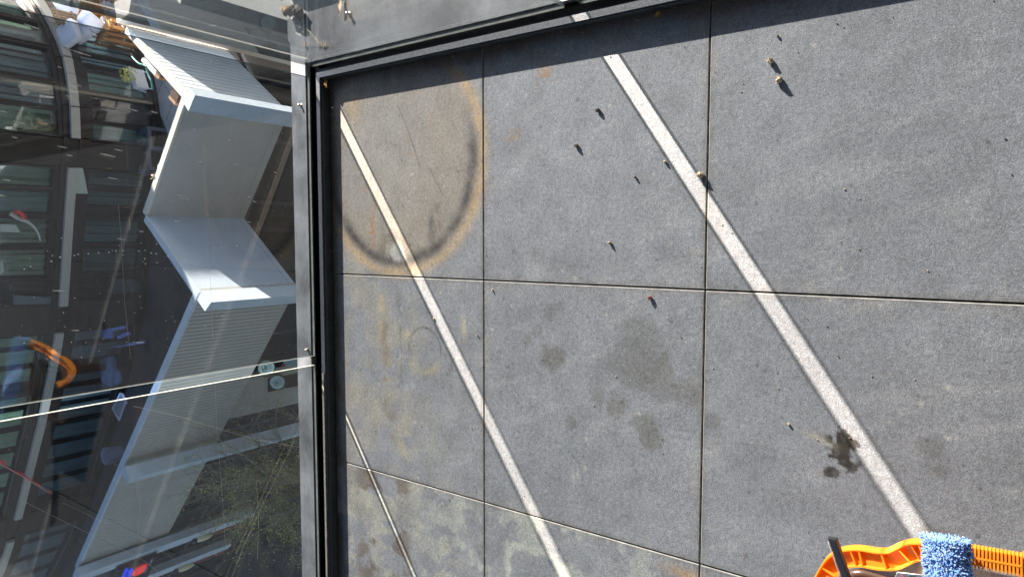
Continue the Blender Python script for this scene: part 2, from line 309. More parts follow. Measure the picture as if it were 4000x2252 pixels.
    # rust spots
    for (px, py, r0) in ((2130, 295, .034), (2015, 520, .022), (1980, 552, .012)):
        p = F(px, py); mix((.23, .13, .055), .75 * ss(r0 * 1.3, 0, np.hypot(X - p.x, Y - p.y)) * ss(.42, .62, n3))
    # dried puddle at the near row
    lowt = ss(-.70, -.715, X)
    pf = F(2070, 2190); rd = np.maximum(np.abs(X - pf.x + .06) - .05, 0) ** 2 + np.maximum(np.abs(Y - pf.y) - .03, 0) ** 2; rd = np.sqrt(rd) + .05 * (n1 - .5) + .02 * (n2 - .5)
    mix((.27, .275, .245), .8 * lowt * ss(.065, .045, rd) * ss(.028, .033, rd) * (.5 + .9 * n2))
    mix((.26, .265, .23), .62 * lowt * ss(.50, .62, fbm(X, Y, 16, 9)) * (.3 + 1.1 * n2) * ss(.52, .62, Y) * ss(1.5, 1.2, Y))
    mix((.26, .25, .20), .62 * lowt * ss(.48, .58, fbm(X, Y, 18, 11)) * (.3 + 1.1 * n2) * ss(1.15, 1.3, Y))
    mix((.095, .075, .06), .8 * lowt * ss(.47, .58, fbm(X, Y, 12, 12)) * ss(1.38, 1.42, Y) * ss(1.66, 1.6, Y))
    p = F(2680, 2242); mix((.28, .18, .08), .6 * np.exp(-((X - p.x) / .014) ** 2 - ((Y - p.y) / .05) ** 2) * (.5 + n2))
    for (px, py, L) in ((2255, 1850, .012), (2240, 1865, .016), (2285, 1825, .006)): p = F(px, py); mix((.27, .27, .24), .7 * np.exp(-((X - p.x) / L) ** 2 - ((Y - p.y) / .004) ** 2))
    for i in range(260):            # fine specks ground into the surface
        x0 = -1.1 + 1.58 * SR.rand(); y0 = SR.rand() * 1.7; r0 = .0016 + .0025 * SR.rand(); c = (.05, .045, .04) if SR.rand() < .6 else (.32, .30, .26)
        k = (np.abs(X - x0) < .01) & (np.abs(Y - y0) < .01)
        if k.any(): col[k] = col[k] * (1 - .8 * np.exp(-((X[k] - x0) ** 2 + (Y[k] - y0) ** 2) / r0 ** 2))[:, None] + .8 * np.exp(-((X[k] - x0) ** 2 + (Y[k] - y0) ** 2) / r0 ** 2)[:, None] * np.array(c)
    return np.clip(col, .012, .6)
def build_floor():
    V = []; Fc = []; MI = []; vb = 0
    for xi in range(3):
        for yi in range(5):
            x0 = XJ[xi + 1] + GAP / 2; x1 = XJ[xi] - GAP / 2 - (0 if xi else -.004); y0 = YJ[yi + 1] + GAP / 2; y1 = YJ[yi] - GAP / 2
            fine = yi < 3 or (yi == 2); st = .0035 if yi < 3 else .03
            nx = int((x1 - x0) / st); ny = int((y1 - y0) / st); gx = np.linspace(x0, x1, nx + 1); gy = np.linspace(y0, y1, ny + 1)
            X, Y = np.meshgrid(gx, gy, indexing='ij'); Z = np.zeros_like(X) + .0008 * (rnd.random() - .5)
            V.append(np.stack([X, Y, Z], -1).reshape(-1, 3)); idx = (np.arange((nx + 1) * (ny + 1)).reshape(nx + 1, ny + 1)) + vb
            q = np.stack([idx[:-1, :-1], idx[1:, :-1], idx[1:, 1:], idx[:-1, 1:]], -1).reshape(-1, 4); Fc.append(q); MI.append(np.zeros(len(q), int)); vb += (nx + 1) * (ny + 1)
            # skirt: rounded arris then side, own verts
            b = .0014; D = -.02
            lo = np.array([[x0, y0], [x1, y0], [x1, y1], [x0, y1]]); ou = lo + np.array([[-b, -b], [b, -b], [b, b], [-b, b]])
            zt = Z[0, 0]
            V.append(np.array([[*lo[k], zt] for k in range(4)] + [[*ou[k], zt - b] for k in range(4)] + [[*ou[k], D] for k in range(4)]))
            q = [(vb + k, vb + 4 + k, vb + 4 + (k + 1) % 4, vb + (k + 1) % 4) for k in range(4)] + [(vb + 4 + k, vb + 8 + k, vb + 8 + (k + 1) % 4, vb + 4 + (k + 1) % 4) for k in range(4)]
            Fc.append(np.array(q)[:, ::-1] if False else np.array(q)); MI.append(np.ones(8, int)); vb += 12
    V = np.concatenate(V); Fc = np.concatenate(Fc); MI = np.concatenate(MI)
    me = bpy.data.meshes.new('floor'); me.from_pydata(V.tolist(), [], Fc.tolist()); me.materials.append(m_tile); me.materials.append(m_tside)
    me.polygons.foreach_set('material_index', MI); ca = me.color_attributes.new('stain', 'FLOAT_COLOR', 'POINT')
    col = np.ones((len(V), 4)); col[:, :3] = stain(V[:, 0], V[:, 1]); ca.data.foreach_set('color', col.astype(np.float32).ravel()); me.update()
    o = bpy.data.objects.new('floor', me); C.collection.objects.link(o); tag(o, kind='structure')
SR = np.random.RandomState(5)
build_floor()
b = MB(); b.box(-6, .70, -1.4, 1.875, -.30, -.021); b.build('balcony_slab', m_shoedark)['kind'] = 'structure'
b = MB(); b.box(-6, XJ[3] - .01, -1.4, 1.72, -.02, -.001); b.build('floor_beyond', mat('grey_tile_far', (.162, .166, .176), .7, nscale=200, namt=.2))['kind'] = 'structure'
# channels (inner lip with dark slot behind); two rails meeting in a mitre
def rail(name, label, axis):
    r = thing(name, label, 'balustrade channel', (XL, YL, 0))
    lip = MB(); face = MB(); slot = MB(); gr = MB()
    LZ = .036
    if axis == 'y':   # left rail, runs along x at y=YL, from x=-4 to corner
        e = XL
        lip.prism([(-4, YL), (e, YL), (e + .016, YL + .016), (-4, YL + .016)], LZ - .004, LZ)
        face.prism([(-4, YL + .001), (e + .001, YL + .001), (e + .005, YL + .005), (-4, YL + .005)], -.02, LZ - .0045)
        slot.prism([(-4, YL + .017), (e + .017, YL + .017), (e + .055, YL + .055), (-4, YL + .055)], -.02, .006)
        gr.prism([(-4, YL + .004), (-.42, YL + .004), (-.42, YL + .012), (-4, YL + .012)], LZ + .0004, LZ + .003)
        lip.prism([(-4, YL - .0022), (e - .0022, YL - .0022), (e, YL - .0002), (-4, YL - .0002)], LZ - .012, LZ - .006)
    else:
        e = YL
        lip.prism([(XL, e), (XL, -1.4), (XL + .016, -1.4), (XL + .016, e + .016)], LZ - .004, LZ)
        face.prism([(XL + .001, e + .001), (XL + .001, -1.4), (XL + .005, -1.4), (XL + .005, e + .005)], -.02, LZ - .0045)
        slot.prism([(XL + .017, e + .017), (XL + .017, -1.4), (XL + .036, -1.4), (XL + .036, e + .036)], -.02, .006)
        lip.prism([(XL - .0022, e - .0022), (XL - .0022, -1.4), (XL - .0002, -1.4), (XL - .0002, e - .0002)], LZ - .012, LZ - .006)
    lip.build('lip', m_shoe, r); face.build('inner_face', m_face, r); slot.build('slot', m_shoedark, r)
    if gr.v: gr.build('dirt_strip', m_grit, r)
    return r
rl = rail('balustrade_channel', 'dark metal floor channel holding the left glass, gritty along its lower half', 'y')
rail('balustrade_channel', 'dark metal floor channel along the top edge, with a sunlit patch at the pane gap', 'x')
# panes
def pane(label, x0, x1, y0, y1, z0=.030, z1=1.13):
    r = thing('glass_panel', label, 'glass panel', ((x0 + x1) / 2, (y0 + y1) / 2, z0), 'tinted glass panels of the balustrade')
    b = MB(); b.box(x0, x1, y0, y1, z0, z1)
    thin_y = (y1 - y0) < .05
    for i in range(6):   # faces: bottom, top, -y, +x, +y, -x
        big = (i in (2, 4)) if thin_y else (i in (3, 5))
        b.mi[i] = 0 if big else 1
    b.build('pane', [m_glass, m_gedge], r); return r
XG = -.385          # joint on the left side
pA = pane('large tinted glass panel beside the corner, mirroring the orange bucket handle', XG + .0150, .508, G0, G1)
pB = pane('tinted glass panel at the lower left, past the narrow joint, crossed by fine threads', -1.95, XG - .0150, G0, G1)
YG = .833
pC = pane('tinted glass panel at the top with the bolted metal flashing seen through it', U0, U1, YG + .022, 1.771)
pD = pane('tinted glass panel at the top right of which only the bottom edge shows', U0, U1, -.9, YG - .022)
# dried marks on the large panel
b = MB(); r1 = random.Random(3)
def streak(b, x, z, L, wd, y=G0 - .0006, tilt=.12):
    n = 5; lean = L * tilt
    for i in range(n):
        a = i / n; c = (i + 1) / n; wa = wd * (.25 + .9 * math.sin(math.pi * min(.95, a + .12))) * r1.uniform(.5, 1.2)
        b.hexa([(x + lean * a - wa / 2, y, z + L * a), (x + lean * a + wa / 2, y, z + L * a), (x + lean * a + wa / 2, y + .0004, z + L * a), (x + lean * a - wa / 2, y + .0004, z + L * a)],
               [(x + lean * c - wa / 2, y, z + L * c), (x + lean * c + wa / 2, y, z + L * c), (x + lean * c + wa / 2, y + .0004, z + L * c), (x + lean * c - wa / 2, y + .0004, z + L * c)])
pp, qq = (0, G0), (1, G0)
for (px, py, ln) in ((150, 112, 1), (355, 220, 1.6), (300, 385, .8), (320, 338, .9), (460, 425, .7), (540, 435, .7), (615, 442, .6), (100, 485, .8), (262, 578, .7), (480, 590, .7), (450, 612, 1.2), (285, 610, .5), (70, 540, .4), (20, 765, .8), (460, 700, .8), (715, 765, .6), (735, 778, .7), (790, 635, .4), (935, 645, .6), (900, 550, .3), (980, 770, .4), (1000, 788, .4), (930, 960, .3), (490, 935, .7), (260, 1137, 1.0), (240, 265, .3), (30, 440, .5), (980, 868, .4), (700, 865, .5), (310, 1290, .6), (560, 1337, .6), (850, 250, .8), (40, 705, .5), (1080, 675, .3), (690, 560, .35), (560, 905, .4)):
    p = UP(px, py, pp, qq); streak(b, p.x, p.z, .028 * ln, .0026 * min(1.2, .6 + ln * .4))
for i in range(50):
    px = r1.gauss(420, 230); py = r1.gauss(1260, 90) if r1.random() < .7 else r1.gauss(985, 26)
    if px < 5 or px > 1100 or py > 1400: continue
    p = UP(px, py, pp, qq)
    if p.x < XG + .03 or p.z > 1.1: continue
    s_ = r1.uniform(.0003, .0009); b.box(p.x - s_, p.x + s_, G0 - .0010, G0 - .0006, p.z - s_, p.z + s_ * r1.uniform(.6, 2))
for (px, py) in ((290, 997), (305, 992), (345, 990), (385, 987), (425, 985), (452, 980), (482, 979), (542, 980), (590, 988), (610, 990), (655, 1000), (565, 1010), (568, 1030), (200, 1020), (235, 1003), (120, 1040), (95, 1050)):
    p = UP(px, py, pp, qq); s_ = .0013; b.box(p.x - s_, p.x + s_, G0 - .0010, G0 - .0006, p.z - s_, p.z + s_)
o = b.build('water_marks', m_mark, pA); o['kind'] = 'stuff'
b = MB()
def ln(b, pts, r, y=G0 - .001): b.tube([Vector((UP(px, py, pp, qq).x, y, UP(px, py, pp, qq).z)) for px, py in pts], r, 3)
ln(b, [(520, 1585), (700, 1625), (850, 1672), (1000, 1715), (1170, 1745)], .0003); ln(b, [(100, 1960), (210, 2015), (370, 2092), (560, 2185), (640, 2250)], .0004)
ln(b, [(245, 1962), (390, 2030), (560, 2110), (680, 2180), (720, 2252)], .00025); ln(b, [(1215, 1555), (1130, 1760), (1030, 1960), (960, 2110), (905, 2252)], .0003); ln(b, [(840, 1500), (845, 1650), (865, 1900), (880, 2130)], .0003); ln(b, [(1000, 1880), (1010, 2000), (1005, 2180)], .0004); ln(b, [(530, 1800), (540, 2090)], .0003)
for i in range(60):
    px = r1.uniform(620, 1180); py = r1.uniform(1450, 2240); p = UP(px, py, pp, qq); s_ = r1.uniform(.0004, .0011); b.box(p.x - s_, p.x + s_, G0 - .0010, G0 - .0006, p.z - s_, p.z + s_)
o = b.build('threads', m_web, pB); o['kind'] = 'stuff'
b = MB(); ln(b, [(462, 800), (470, 900), (488, 1200), (510, 1400)], .00035); ln(b, [(795, 560), (810, 800), (830, 1330)], .0003)
for i in range(170):
    px = r1.uniform(640, 1185); py = r1.uniform(330, 1390); p = UP(px, py, pp, qq)
    if p.x > .47: continue
    s_ = r1.uniform(.0003, .0008); b.box(p.x - s_, p.x + s_, G0 - .0010, G0 - .0006, p.z - s_, p.z + s_ * r1.uniform(1, 3))
b.build('threads', m_web, pA)['kind'] = 'stuff'
# flashings outside the glass
def screw(parent, x, y, z, rr, h, name='bolt'):
    b = MB(); b.tube([(x, y, z - .002), (x, y, z + .0018)], rr * 1.7, 10); b.tube([(x, y, z + .002), (x, y, z + h)], rr, 8); b.build(name, m_steel, parent)
fL = thing('metal_flashing', 'grey zinc flashing strip outside the left glass, studded with bolts', 'flashing', (.5, 1.84, .02))
b = MB(); nseg = 60; xs = [-2.2 + 2.875 * i / nseg for i in range(nseg + 1)]
b.prism([(-2.2, 1.8015), (.5495, 1.8015), (.5665, 1.8185), (-2.2, 1.8185)], .014, .034)
b.prism([(-2.2, 1.8188), (.5668, 1.8188), (.6215, 1.876), (-2.2, 1.876)], .010, .0315)
b.prism([(-2.2, 1.8762), (.6217, 1.8762), (.6235, 1.878), (-2.2, 1.878)], -.25, .030)
b.build('sheet', m_flash, fL)
for px, py in ((1175, 412), (1203, 1365)): p = F(px, py, .034); screw(fL, p.x, p.y, .0317, .0042, .013)
fU = thing('metal_flashing', 'grey zinc flashing plate behind the top glass, water-stained around its bolt', 'flashing', (.62, 1.4, .02))
b = MB()
b.prism([(.5502, 1.8012), (.5502, -1.4), (.5752, -1.4), (.5752, 1.8268)], .014, .034)
b.prism([(.5755, 1.827), (.5755, -1.4), (.702, -1.4), (.702, 1.889), (.637, 1.889)], .010, .0315)
b.prism([(.7022, 1.889), (.7022, -1.4), (.704, -1.4), (.704, 1.889)], -.25, .030)
b.prism([(.637, 1.8892), (.702, 1.8892), (.702, 1.891), (.637, 1.891)], -.25, .030)
b.build('sheet', m_flash, fU)
p = F(1363, 55, .034); screw(fU, p.x, p.y, .0317, .0045, .014)
for px, py in ((1140, 75), (1185, 125)): p = F(px, py, .033); screw(fU, p.x, p.y, .0312, .0022, .003, 'screw')
a = F(1147, 58, .034); c = F(1272, 196, .034); b = MB(); b.tube([a + (c - a) * (i / 12) + Vector((rnd.uniform(-.0012, .0012), rnd.uniform(-.0012, .0012), -.001)) for i in range(13)], .003, 6); b.build('sealant_seam', m_seal, fU)
# clump and litter on the flashing corner
b = MB()
for i in range(16):
    t = i / 15; p = F(1118 + 48 * t + rnd.uniform(-5, 5), 38 + 10 * t + rnd.uniform(-7, 7), .05); b.blob((p.x, p.y, .038 + rnd.uniform(0, .02)), (.010 + .006 * rnd.random(), .012 + .006 * rnd.random(), .010), i, .6, mi=0 if t > .3 else 1, rot=Matrix.Rotation(rnd.uniform(0, 3), 3, 'Z'))
tag(b.build('debris_clump', [m_mud, mat('tan_fluff', (.33, .22, .12), .95, nscale=150, namt=.5)]), 'fluffy brown and black clump of debris perched on the flashing corner', 'debris')
b = MB()
for i in range(170):
    px = r1.gauss(1262, 32); py = r1.gauss(172, 7) + (px - 1260) * .02; p = F(px, py, .033); a_ = r1.gauss(math.pi / 2, .5); L_ = r1.uniform(.002, .012)
    b.tube([(p.x, p.y, .0325 + r1.uniform(0, .003)), (p.x + math.cos(a_) * L_, p.y + math.sin(a_) * L_, .0325 + r1.uniform(0, .005))], .0003, 3)
o = tag(b.build('dry_litter', m_web), 'pale mat of dry stalks and web behind the corner of the top glass', 'litter', kind='stuff')
def leaf(label, px, py, z, L, W, ang, curl=.3, m=None):
    b = MB(); p = F(px, py, z); n = 8; vs = []
    for i in range(n + 1):
        t = i / n; wdt = W * math.sin(math.pi * min(.97, t * .9 + .08)) * (1 + .3 * math.sin(i * 2.1))
        for s_ in (-1, 0, 1):
            x = (t - .5) * L; y = s_ * wdt / 2; zz = curl * W * (abs(s_) * .8 + .5 * math.sin(t * 5)) 
            vs.append((p.x + x * math.cos(ang) - y * math.sin(ang), p.y + x * math.sin(ang) + y * math.cos(ang), z + zz + .0015))
    top = len(vs); vs += [(v[0], v[1], v[2] - .0006) for v in vs]
    fs = []
    for i in range(n):
        for k in range(2): a = i * 3 + k; fs.append((a, a + 3, a + 4, a + 1)); fs.append((top + a, top + a + 1, top + a + 4, top + a + 3))
    b.add(vs, fs, 0, True); return tag(b.build('dry_leaf', m or m_dry), label, 'leaf')
leaf('curled orange dry leaf lying in the dark corner of the balcony', 1277, 322, .022, .036, .014, 0.15)
leaf('small brown dry leaf against the top channel below the pane gap', 2570, 62, .003, .018, .012, 2.0)
leaf('torn orange scrap of leaf on the flashing near the corner bolt', 1192, 176, .034, .012, .010, 1.0)
a = F(1336, -20, .05); leaf('long tan dry leaf hanging over the flashing edge at the top', 1333, 22, .036, .055, .014, -.12, m=mat('tan_leaf', (.62, .42, .28), .8, nscale=80, namt=.3))
# pebbles
PB = [(3008, 236, .0105, 'pale crumb of grit, uppermost of the pair on the right tile', 0), (3043, 312, .0115, 'pale oval stone below the other at the upper right tile', 0), (2733, 682, .0120, 'pale crumbly lump on the edge of the wide bright stripe', 0),
      (2334, 430, .0085, 'brown pebble left of the wide stripe near its top', 1), (2251, 570, .0080, 'dark pebble on the middle tile left of the wide stripe', 1), (2597, 632, .0055, 'small tan pebble just left of the wide stripe', 0),
      (2480, 692, .0055, 'small brown pebble, the higher of two near the middle tile', 1), (2380, 948, .0065, 'tan pebble above the long cross joint', 0), (2537, 1163, .0085, 'reddish crumb just below the long cross joint', 2), (1922, 1132, .0042, 'tiny pebble below the joint crossing', 0),
      (3038, 142, .0042, 'tiny dark pebble highest on the right tile', 1), (1694, 1244, .0040, 'tiny pale pebble beside the narrow stripe', 0), (1863, 1308, .0038, 'tiny pale pebble near the left joint line', 0), (1298, 420, .0050, 'white pebble in the dark corner beside the channel', 3), (3080, 1655, .0045, 'tiny tan pebble above the dark splash', 0)]
for i, (px, py, s_, lab, k) in enumerate(PB):
    s_ *= .84; b = MB(); p = F(px, py, s_ * .8)
    for q_ in range(3 if s_ > .007 else 1):
        b.blob((p.x + (rnd.uniform(-.4, .4) * s_ if q_ else 0), p.y + (rnd.uniform(-.4, .4) * s_ if q_ else 0), s_ * (.72 if not q_ else .5)), (s_ * .7 * (1 if not q_ else .6), s_ * .62 * (1 if not q_ else .7), s_ * .75 * (1 if not q_ else .6)), i * 3 + q_, .7, 9, 6, smooth=False)
    tag(b.build('pebble', [(m_peb, m_peb2, m_pebr, m_white)[k]]), lab, 'pebble', 'pebbles lying on the tiles')
b = MB()
for i in range(240):
    x = r1.uniform(-1.1, .47); y = r1.uniform(.0, 1.70); s_ = r1.uniform(.0005, .0016); b.blob((x, y, s_ * .6 + .0005), (s_, s_ * r1.uniform(.6, 1.6), s_ * .8), i, .5, 5, 3, smooth=False, mi=r1.randrange(2))
for i in range(120):
    if r1.random() < .5: x = r1.uniform(-1, .49); y = YL - abs(r1.gauss(0, .012)) - .002
    else: y = r1.uniform(0, 1.72); x = XL - abs(r1.gauss(0, .010)) - .002
    s_ = r1.uniform(.0006, .0022); b.blob((x, y, .001), (s_, s_, s_), i, .6, 5, 3, smooth=False, mi=r1.choice((0, 1, 1)))
tag(b.build('grit', [m_peb, m_peb2]), 'fine scattered grit on the grey tiles', 'grit', kind='stuff')
# our own building behind and above the camera
ob = thing('apartment_wall', 'charcoal balcony wall with a sliding glass door behind the camera', 'building', (0, -1.42, 0))
b = MB(); b.box(-6, -2.0, -1.62, -1.42, -.3, 2.54); b.box(.1, .7, -1.62, -1.42, -.3, 2.54); b.box(-2.0, .1, -1.62, -1.42, 2.2, 2.54); b.build('wall', m_own, ob)
b = MB(); b.box(-2.0, .1, -1.56, -1.54, -.02, 2.2); b.build('door_glass', m_dark, ob)
b = MB(); [b.box(x, x + .06, -1.58, -1.50, -.02, 2.2) for x in (-2.0, -.98, .04)]; b.box(-1.93, .03, -1.57, -1.51, 2.12, 2.19); b.build('door_frame', m_shoe, ob)
b = MB(); b.box(-6, 2.3, -1.62, 2.7, 2.55, 2.75); b.build('balcony_ceiling', m_own, ob)
b = MB(); b.box(-6, .69, -1.4, 1.86, -8.0, -.31); b.build('lower_wall', m_own, ob)
# ---- window-cleaning bucket
bk = thing('bucket', 'rectangular brown-grey bucket with orange carrying handle, cut off at the lower right', 'bucket', (-.62, .05, 0))
def rrect(cx, cy, hx, hy, r, n=6):
    P = []
    for qx, qy, a0 in ((1, 1, 0), (-1, 1, 90), (-1, -1, 180), (1, -1, 270)):
        for i in range(n + 1): a = R(a0 + 90 * i / n); P.append((cx + qx * (hx - r) + r * math.cos(a), cy + qy * (hy - r) + r * math.sin(a)))
    return P
b = MB(); cxb, cyb = -.690, .02; n = None
loops = [(0.0, .118, .165, .03), (.155, .128, .185, .035), (.16, .136, .193, .04), (.168, .136, .193, .04), (.170, .124, .181, .035), (.02, .108, .160, .03)]
vs = []
for z, hx, hy, r_ in loops: L_ = rrect(cxb, cyb, hx, hy, r_); n = len(L_); vs += [(x, y, z) for x, y in L_]
fs = [tuple(range(n))[::-1]]
for k in range(len(loops) - 1): fs += [(k * n + i, k * n + (i + 1) % n, (k + 1) * n + (i + 1) % n, (k + 1) * n + i) for i in range(n)]
fs.append(tuple((len(loops) - 1) * n + i for i in range(n))); b.add(vs, fs, 0, True); b.build('body', m_bucket, bk)
b = MB(); b.tube([(cxb - .10, cyb - .15, .10), (cxb + .085, cyb - .14, .12), (cxb + .09, cyb + .06, .125), (cxb + .07, cyb + .13, .12), (cxb - .1, cyb + .15, .1)], .004, 6); b.build('inner_rim', m_orange, bk)
# handle: a U channel swept along a curve; centre line measured from the photo
HP = [(3205, 2400, .205), (3195, 2340, .180), (3208, 2286, .160), (3235, 2235, .150), (3265, 2200, .152), (3305, 2183, .158), (3360, 2180, .163), (3420, 2190, .168), (3480, 2191, .175), (3530, 2170, .185), (3565, 2158, .195), (3600, 2158, .205), (3640, 2160, .21), (3700, 2163, .215), (3760, 2168, .217)]
HC = [F(px, py, z) for px, py, z in HP]
def channel(b, pts, wd, dp, tk):
    n = len(pts); secs = []
    for i, p in enumerate(pts):
        t = (pts[min(i + 1, n - 1)] - pts[max(i - 1, 0)]).normalized(); sd = t.cross(Vector((0, 0, 1))).normalized()
        secs.append((p, sd))
    for side in (-1, 1):
        for i in range(n - 1):
            q = []
            for (p, sd) in (secs[i], secs[i + 1]): q.append((p + sd * side * (wd / 2 - tk), p + sd * side * wd / 2))
            bot = [q[0][0] - Vector((0, 0, dp)), q[0][1] - Vector((0, 0, dp)), q[1][1] - Vector((0, 0, dp)), q[1][0] - Vector((0, 0, dp))]; top = [q[0][0], q[0][1], q[1][1], q[1][0]]
            if side > 0: b.hexa(bot, top)
            else: b.hexa(bot[::-1], top[::-1])
    for i in range(n - 1):
        (p0, s0), (p1, s1) = secs[i], secs[i + 1]; h = wd / 2 - tk; z1 = Vector((0, 0, .0085)); z2 = Vector((0, 0, .0085 + tk))
        b.hexa([p0 - s0 * h - z2, p1 - s1 * h - z2, p1 + s1 * h - z2, p0 + s0 * h - z2][::-1], [p0 - s0 * h - z1, p1 - s1 * h - z1, p1 + s1 * h - z1, p0 + s0 * h - z1][::-1])
    return secs
def smooth_curve(P, k=4):
    out = []
    for i in range(len(P) - 1):
        p0, p1, p2, p3 = P[max(i - 1, 0)], P[i], P[i + 1], P[min(i + 2, len(P) - 1)]
        for j in range(k): t = j / k; out.append(.5 * ((2 * p1) + (p2 - p0) * t + (2 * p0 - 5 * p1 + 4 * p2 - p3) * t * t + (3 * p1 - p0 - 3 * p2 + p3) * t ** 3))
    out.append(P[-1]); return out
hs = smooth_curve(HC, 4)
b = MB(); secs = channel(b, hs, .030, .024, .0022)
for i in (4, 8, 12, 17, 22, 24, 30, 36, 41, 44):
    p, sd = secs[i]; t = (hs[i + 1] - hs[i]).normalized() * .0012; b.hexa([p - sd * .012 - t - Vector((0, 0, .008)), p + sd * .012 - t - Vector((0, 0, .008)), p + sd * .012 + t - Vector((0, 0, .008)), p - sd * .012 + t - Vector((0, 0, .008))], [p - sd * .012 - t - Vector((0, 0, .001)), p + sd * .012 - t - Vector((0, 0, .001)), p + sd * .012 + t - Vector((0, 0, .001)), p - sd * .012 + t - Vector((0, 0, .001))])
hd = b.build('handle', m_orange, bk)
gp = [F(3765, 2170, .217), F(3990, 2211, .216)]; d = gp[1] - gp[0]; t = d.normalized(); sd = t.cross(Vector((0, 0, 1))).normalized()
b = MB(); NR = 15; hw = .0150
for i in range(NR + 1):
    c = gp[0] + d * (i / NR); u = t * .0013; b.hexa([c - sd * hw - u - Vector((0, 0, .016)), c + sd * hw - u - Vector((0, 0, .016)), c + sd * hw + u - Vector((0, 0, .016)), c - sd * hw + u - Vector((0, 0, .016))], [c - sd * hw - u, c + sd * hw - u, c + sd * hw + u, c - sd * hw + u])
c0, c1 = gp
b.hexa([c0 - sd * .0012 - Vector((0, 0, .015)), c0 + sd * .0012 - Vector((0, 0, .015)), c1 + sd * .0012 - Vector((0, 0, .015)), c1 - sd * .0012 - Vector((0, 0, .015))], [c0 - sd * .0012 + Vector((0, 0, .0004)), c0 + sd * .0012 + Vector((0, 0, .0004)), c1 + sd * .0012 + Vector((0, 0, .0004)), c1 - sd * .0012 + Vector((0, 0, .0004))])
for s_ in (-1, 1): q = sd * s_ * .0125; b.hexa([c0 + q - sd * .001 - Vector((0, 0, .015)), c0 + q + sd * .001 - Vector((0, 0, .015)), c1 + q + sd * .001 - Vector((0, 0, .015)), c1 + q - sd * .001 - Vector((0, 0, .015))], [c0 + q - sd * .001 - Vector((0, 0, .006)), c0 + q + sd * .001 - Vector((0, 0, .006)), c1 + q + sd * .001 - Vector((0, 0, .006)), c1 + q - sd * .001 - Vector((0, 0, .006))])
b.hexa([c0 - sd * .013 - Vector((0, 0, .018)), c0 + sd * .013 - Vector((0, 0, .018)), c1 + sd * .013 - Vector((0, 0, .018)), c1 - sd * .013 - Vector((0, 0, .018))], [c0 - sd * .013 - Vector((0, 0, .0152)), c0 + sd * .013 - Vector((0, 0, .0152)), c1 + sd * .013 - Vector((0, 0, .0152)), c1 - sd * .013 - Vector((0, 0, .0152))])
b.build('grip', m_orange, hd)
b = MB(); HR = smooth_curve([gp[1], F(4040, 2225, .212), F(4110, 2262, .20), F(4170, 2330, .185)], 4); channel(b, HR, .030, .024, .0022); b.build('handle', m_orange, bk)
b = MB(); q = [F(3505, 2233, .19), F(3620, 2246, .19), F(3600, 2300, .175), F(3478, 2285, .175)]; b.slab([tuple(v) for v in q][::-1], .0006); lb = b.build('label', m_paper, bk)
b = MB()
ux = (q[1] - q[0]); uy = (q[3] - q[0]); nn = ux.cross(uy).normalized(); nn = nn if nn.z > 0 else -nn
for i in range(9): a0 = q[0] + ux * (.46 + .025 * i) + uy * .12 + nn * .0005; w_ = ux * (.010 if i % 3 else .016); b.hexa([a0, a0 + w_, a0 + w_ + uy * .3, a0 + uy * .3], [x + nn * .0003 for x in (a0, a0 + w_, a0 + w_ + uy * .3, a0 + uy * .3)])
b.build('barcode', m_ink, lb)
b = MB()
for k in range(10): a0 = q[0] + ux * (.22 + .07 * math.cos(k * .628)) + uy * (.3 + .13 * math.sin(k * .628)) + nn * .0005; b.hexa([a0, a0 + ux * .02, a0 + ux * .02 + uy * .03, a0 + uy * .03], [x + nn * .0003 for x in (a0, a0 + ux * .02, a0 + ux * .02 + uy * .03, a0 + uy * .03)])
b.build('emblem', m_redink, lb)
# fluffy washer sleeve lying across the bucket
b = MB(); A0 = Vector((-.430, .056, .262)); A1 = Vector((-.76, .030, .325)); ax = (A1 - A0).normalized(); sx = ax.cross(Vector((0, 0, 1))).normalized(); sz = sx.cross(ax).normalized(); RS = .0285
b.tube([A0 + ax * .006, A0 + ax * .02, A1 - ax * .006], RS * .86, 14); tl = (A1 - A0).length
for i in range(9000):
    u = rnd.random(); an = rnd.uniform(0, 2 * math.pi); endcap = rnd.random() < .08
    if endcap:
        rr_ = RS * math.sqrt(rnd.random()); c = A0 + ax * (.004 + .004 * rnd.random()) + (sx * math.cos(an) + sz * math.sin(an)) * rr_; dr = (-ax + (sx * math.cos(an) + sz * math.sin(an)) * .5).normalized()
    else:
        lump = noise.noise(Vector((u * 18, math.cos(an) * 1.6, math.sin(an) * 1.6))); c = A0 + ax * u * tl + (sx * math.cos(an) + sz * math.sin(an)) * (RS * (.93 + .14 * lump)); dr = ((sx * math.cos(an) + sz * math.sin(an)) + ax * rnd.uniform(-.7, .7) + Vector((0, 0, -.2))).normalized()
    L_ = rnd.uniform(.0030, .0070) * (1.3 if rnd.random() < .06 else 1); w_ = rnd.uniform(.0007, .0015)
    s1 = dr.cross(Vector((.3, .5, .8))).normalized(); s2 = dr.cross(s1)
    mid = c + dr * L_ * .55; tip = c + dr * L_
    ring = [mid + (s1 * math.cos(k * 1.2566) + s2 * math.sin(k * 1.2566)) * w_ for k in range(5)]; rb = [c + (s1 * math.cos(k * 1.2566) + s2 * math.sin(k * 1.2566)) * w_ * .6 for k in range(5)]
    b.add(rb + ring + [tip], [(k, (k + 1) % 5, 5 + (k + 1) % 5, 5 + k) for k in range(5)] + [(5 + k, 5 + (k + 1) % 5, 10) for k in range(5)], 0 if rnd.random() < .62 else (1 if rnd.random() < .6 else 2), True)
tag(b.build('washer_sleeve', [m_blue, mat('blue_fibre', (.12, .26, .60), .95), mat('grey_fibre', (.30, .35, .44), .95)]), 'fluffy blue microfibre window washer resting across the orange handle', 'window washer')
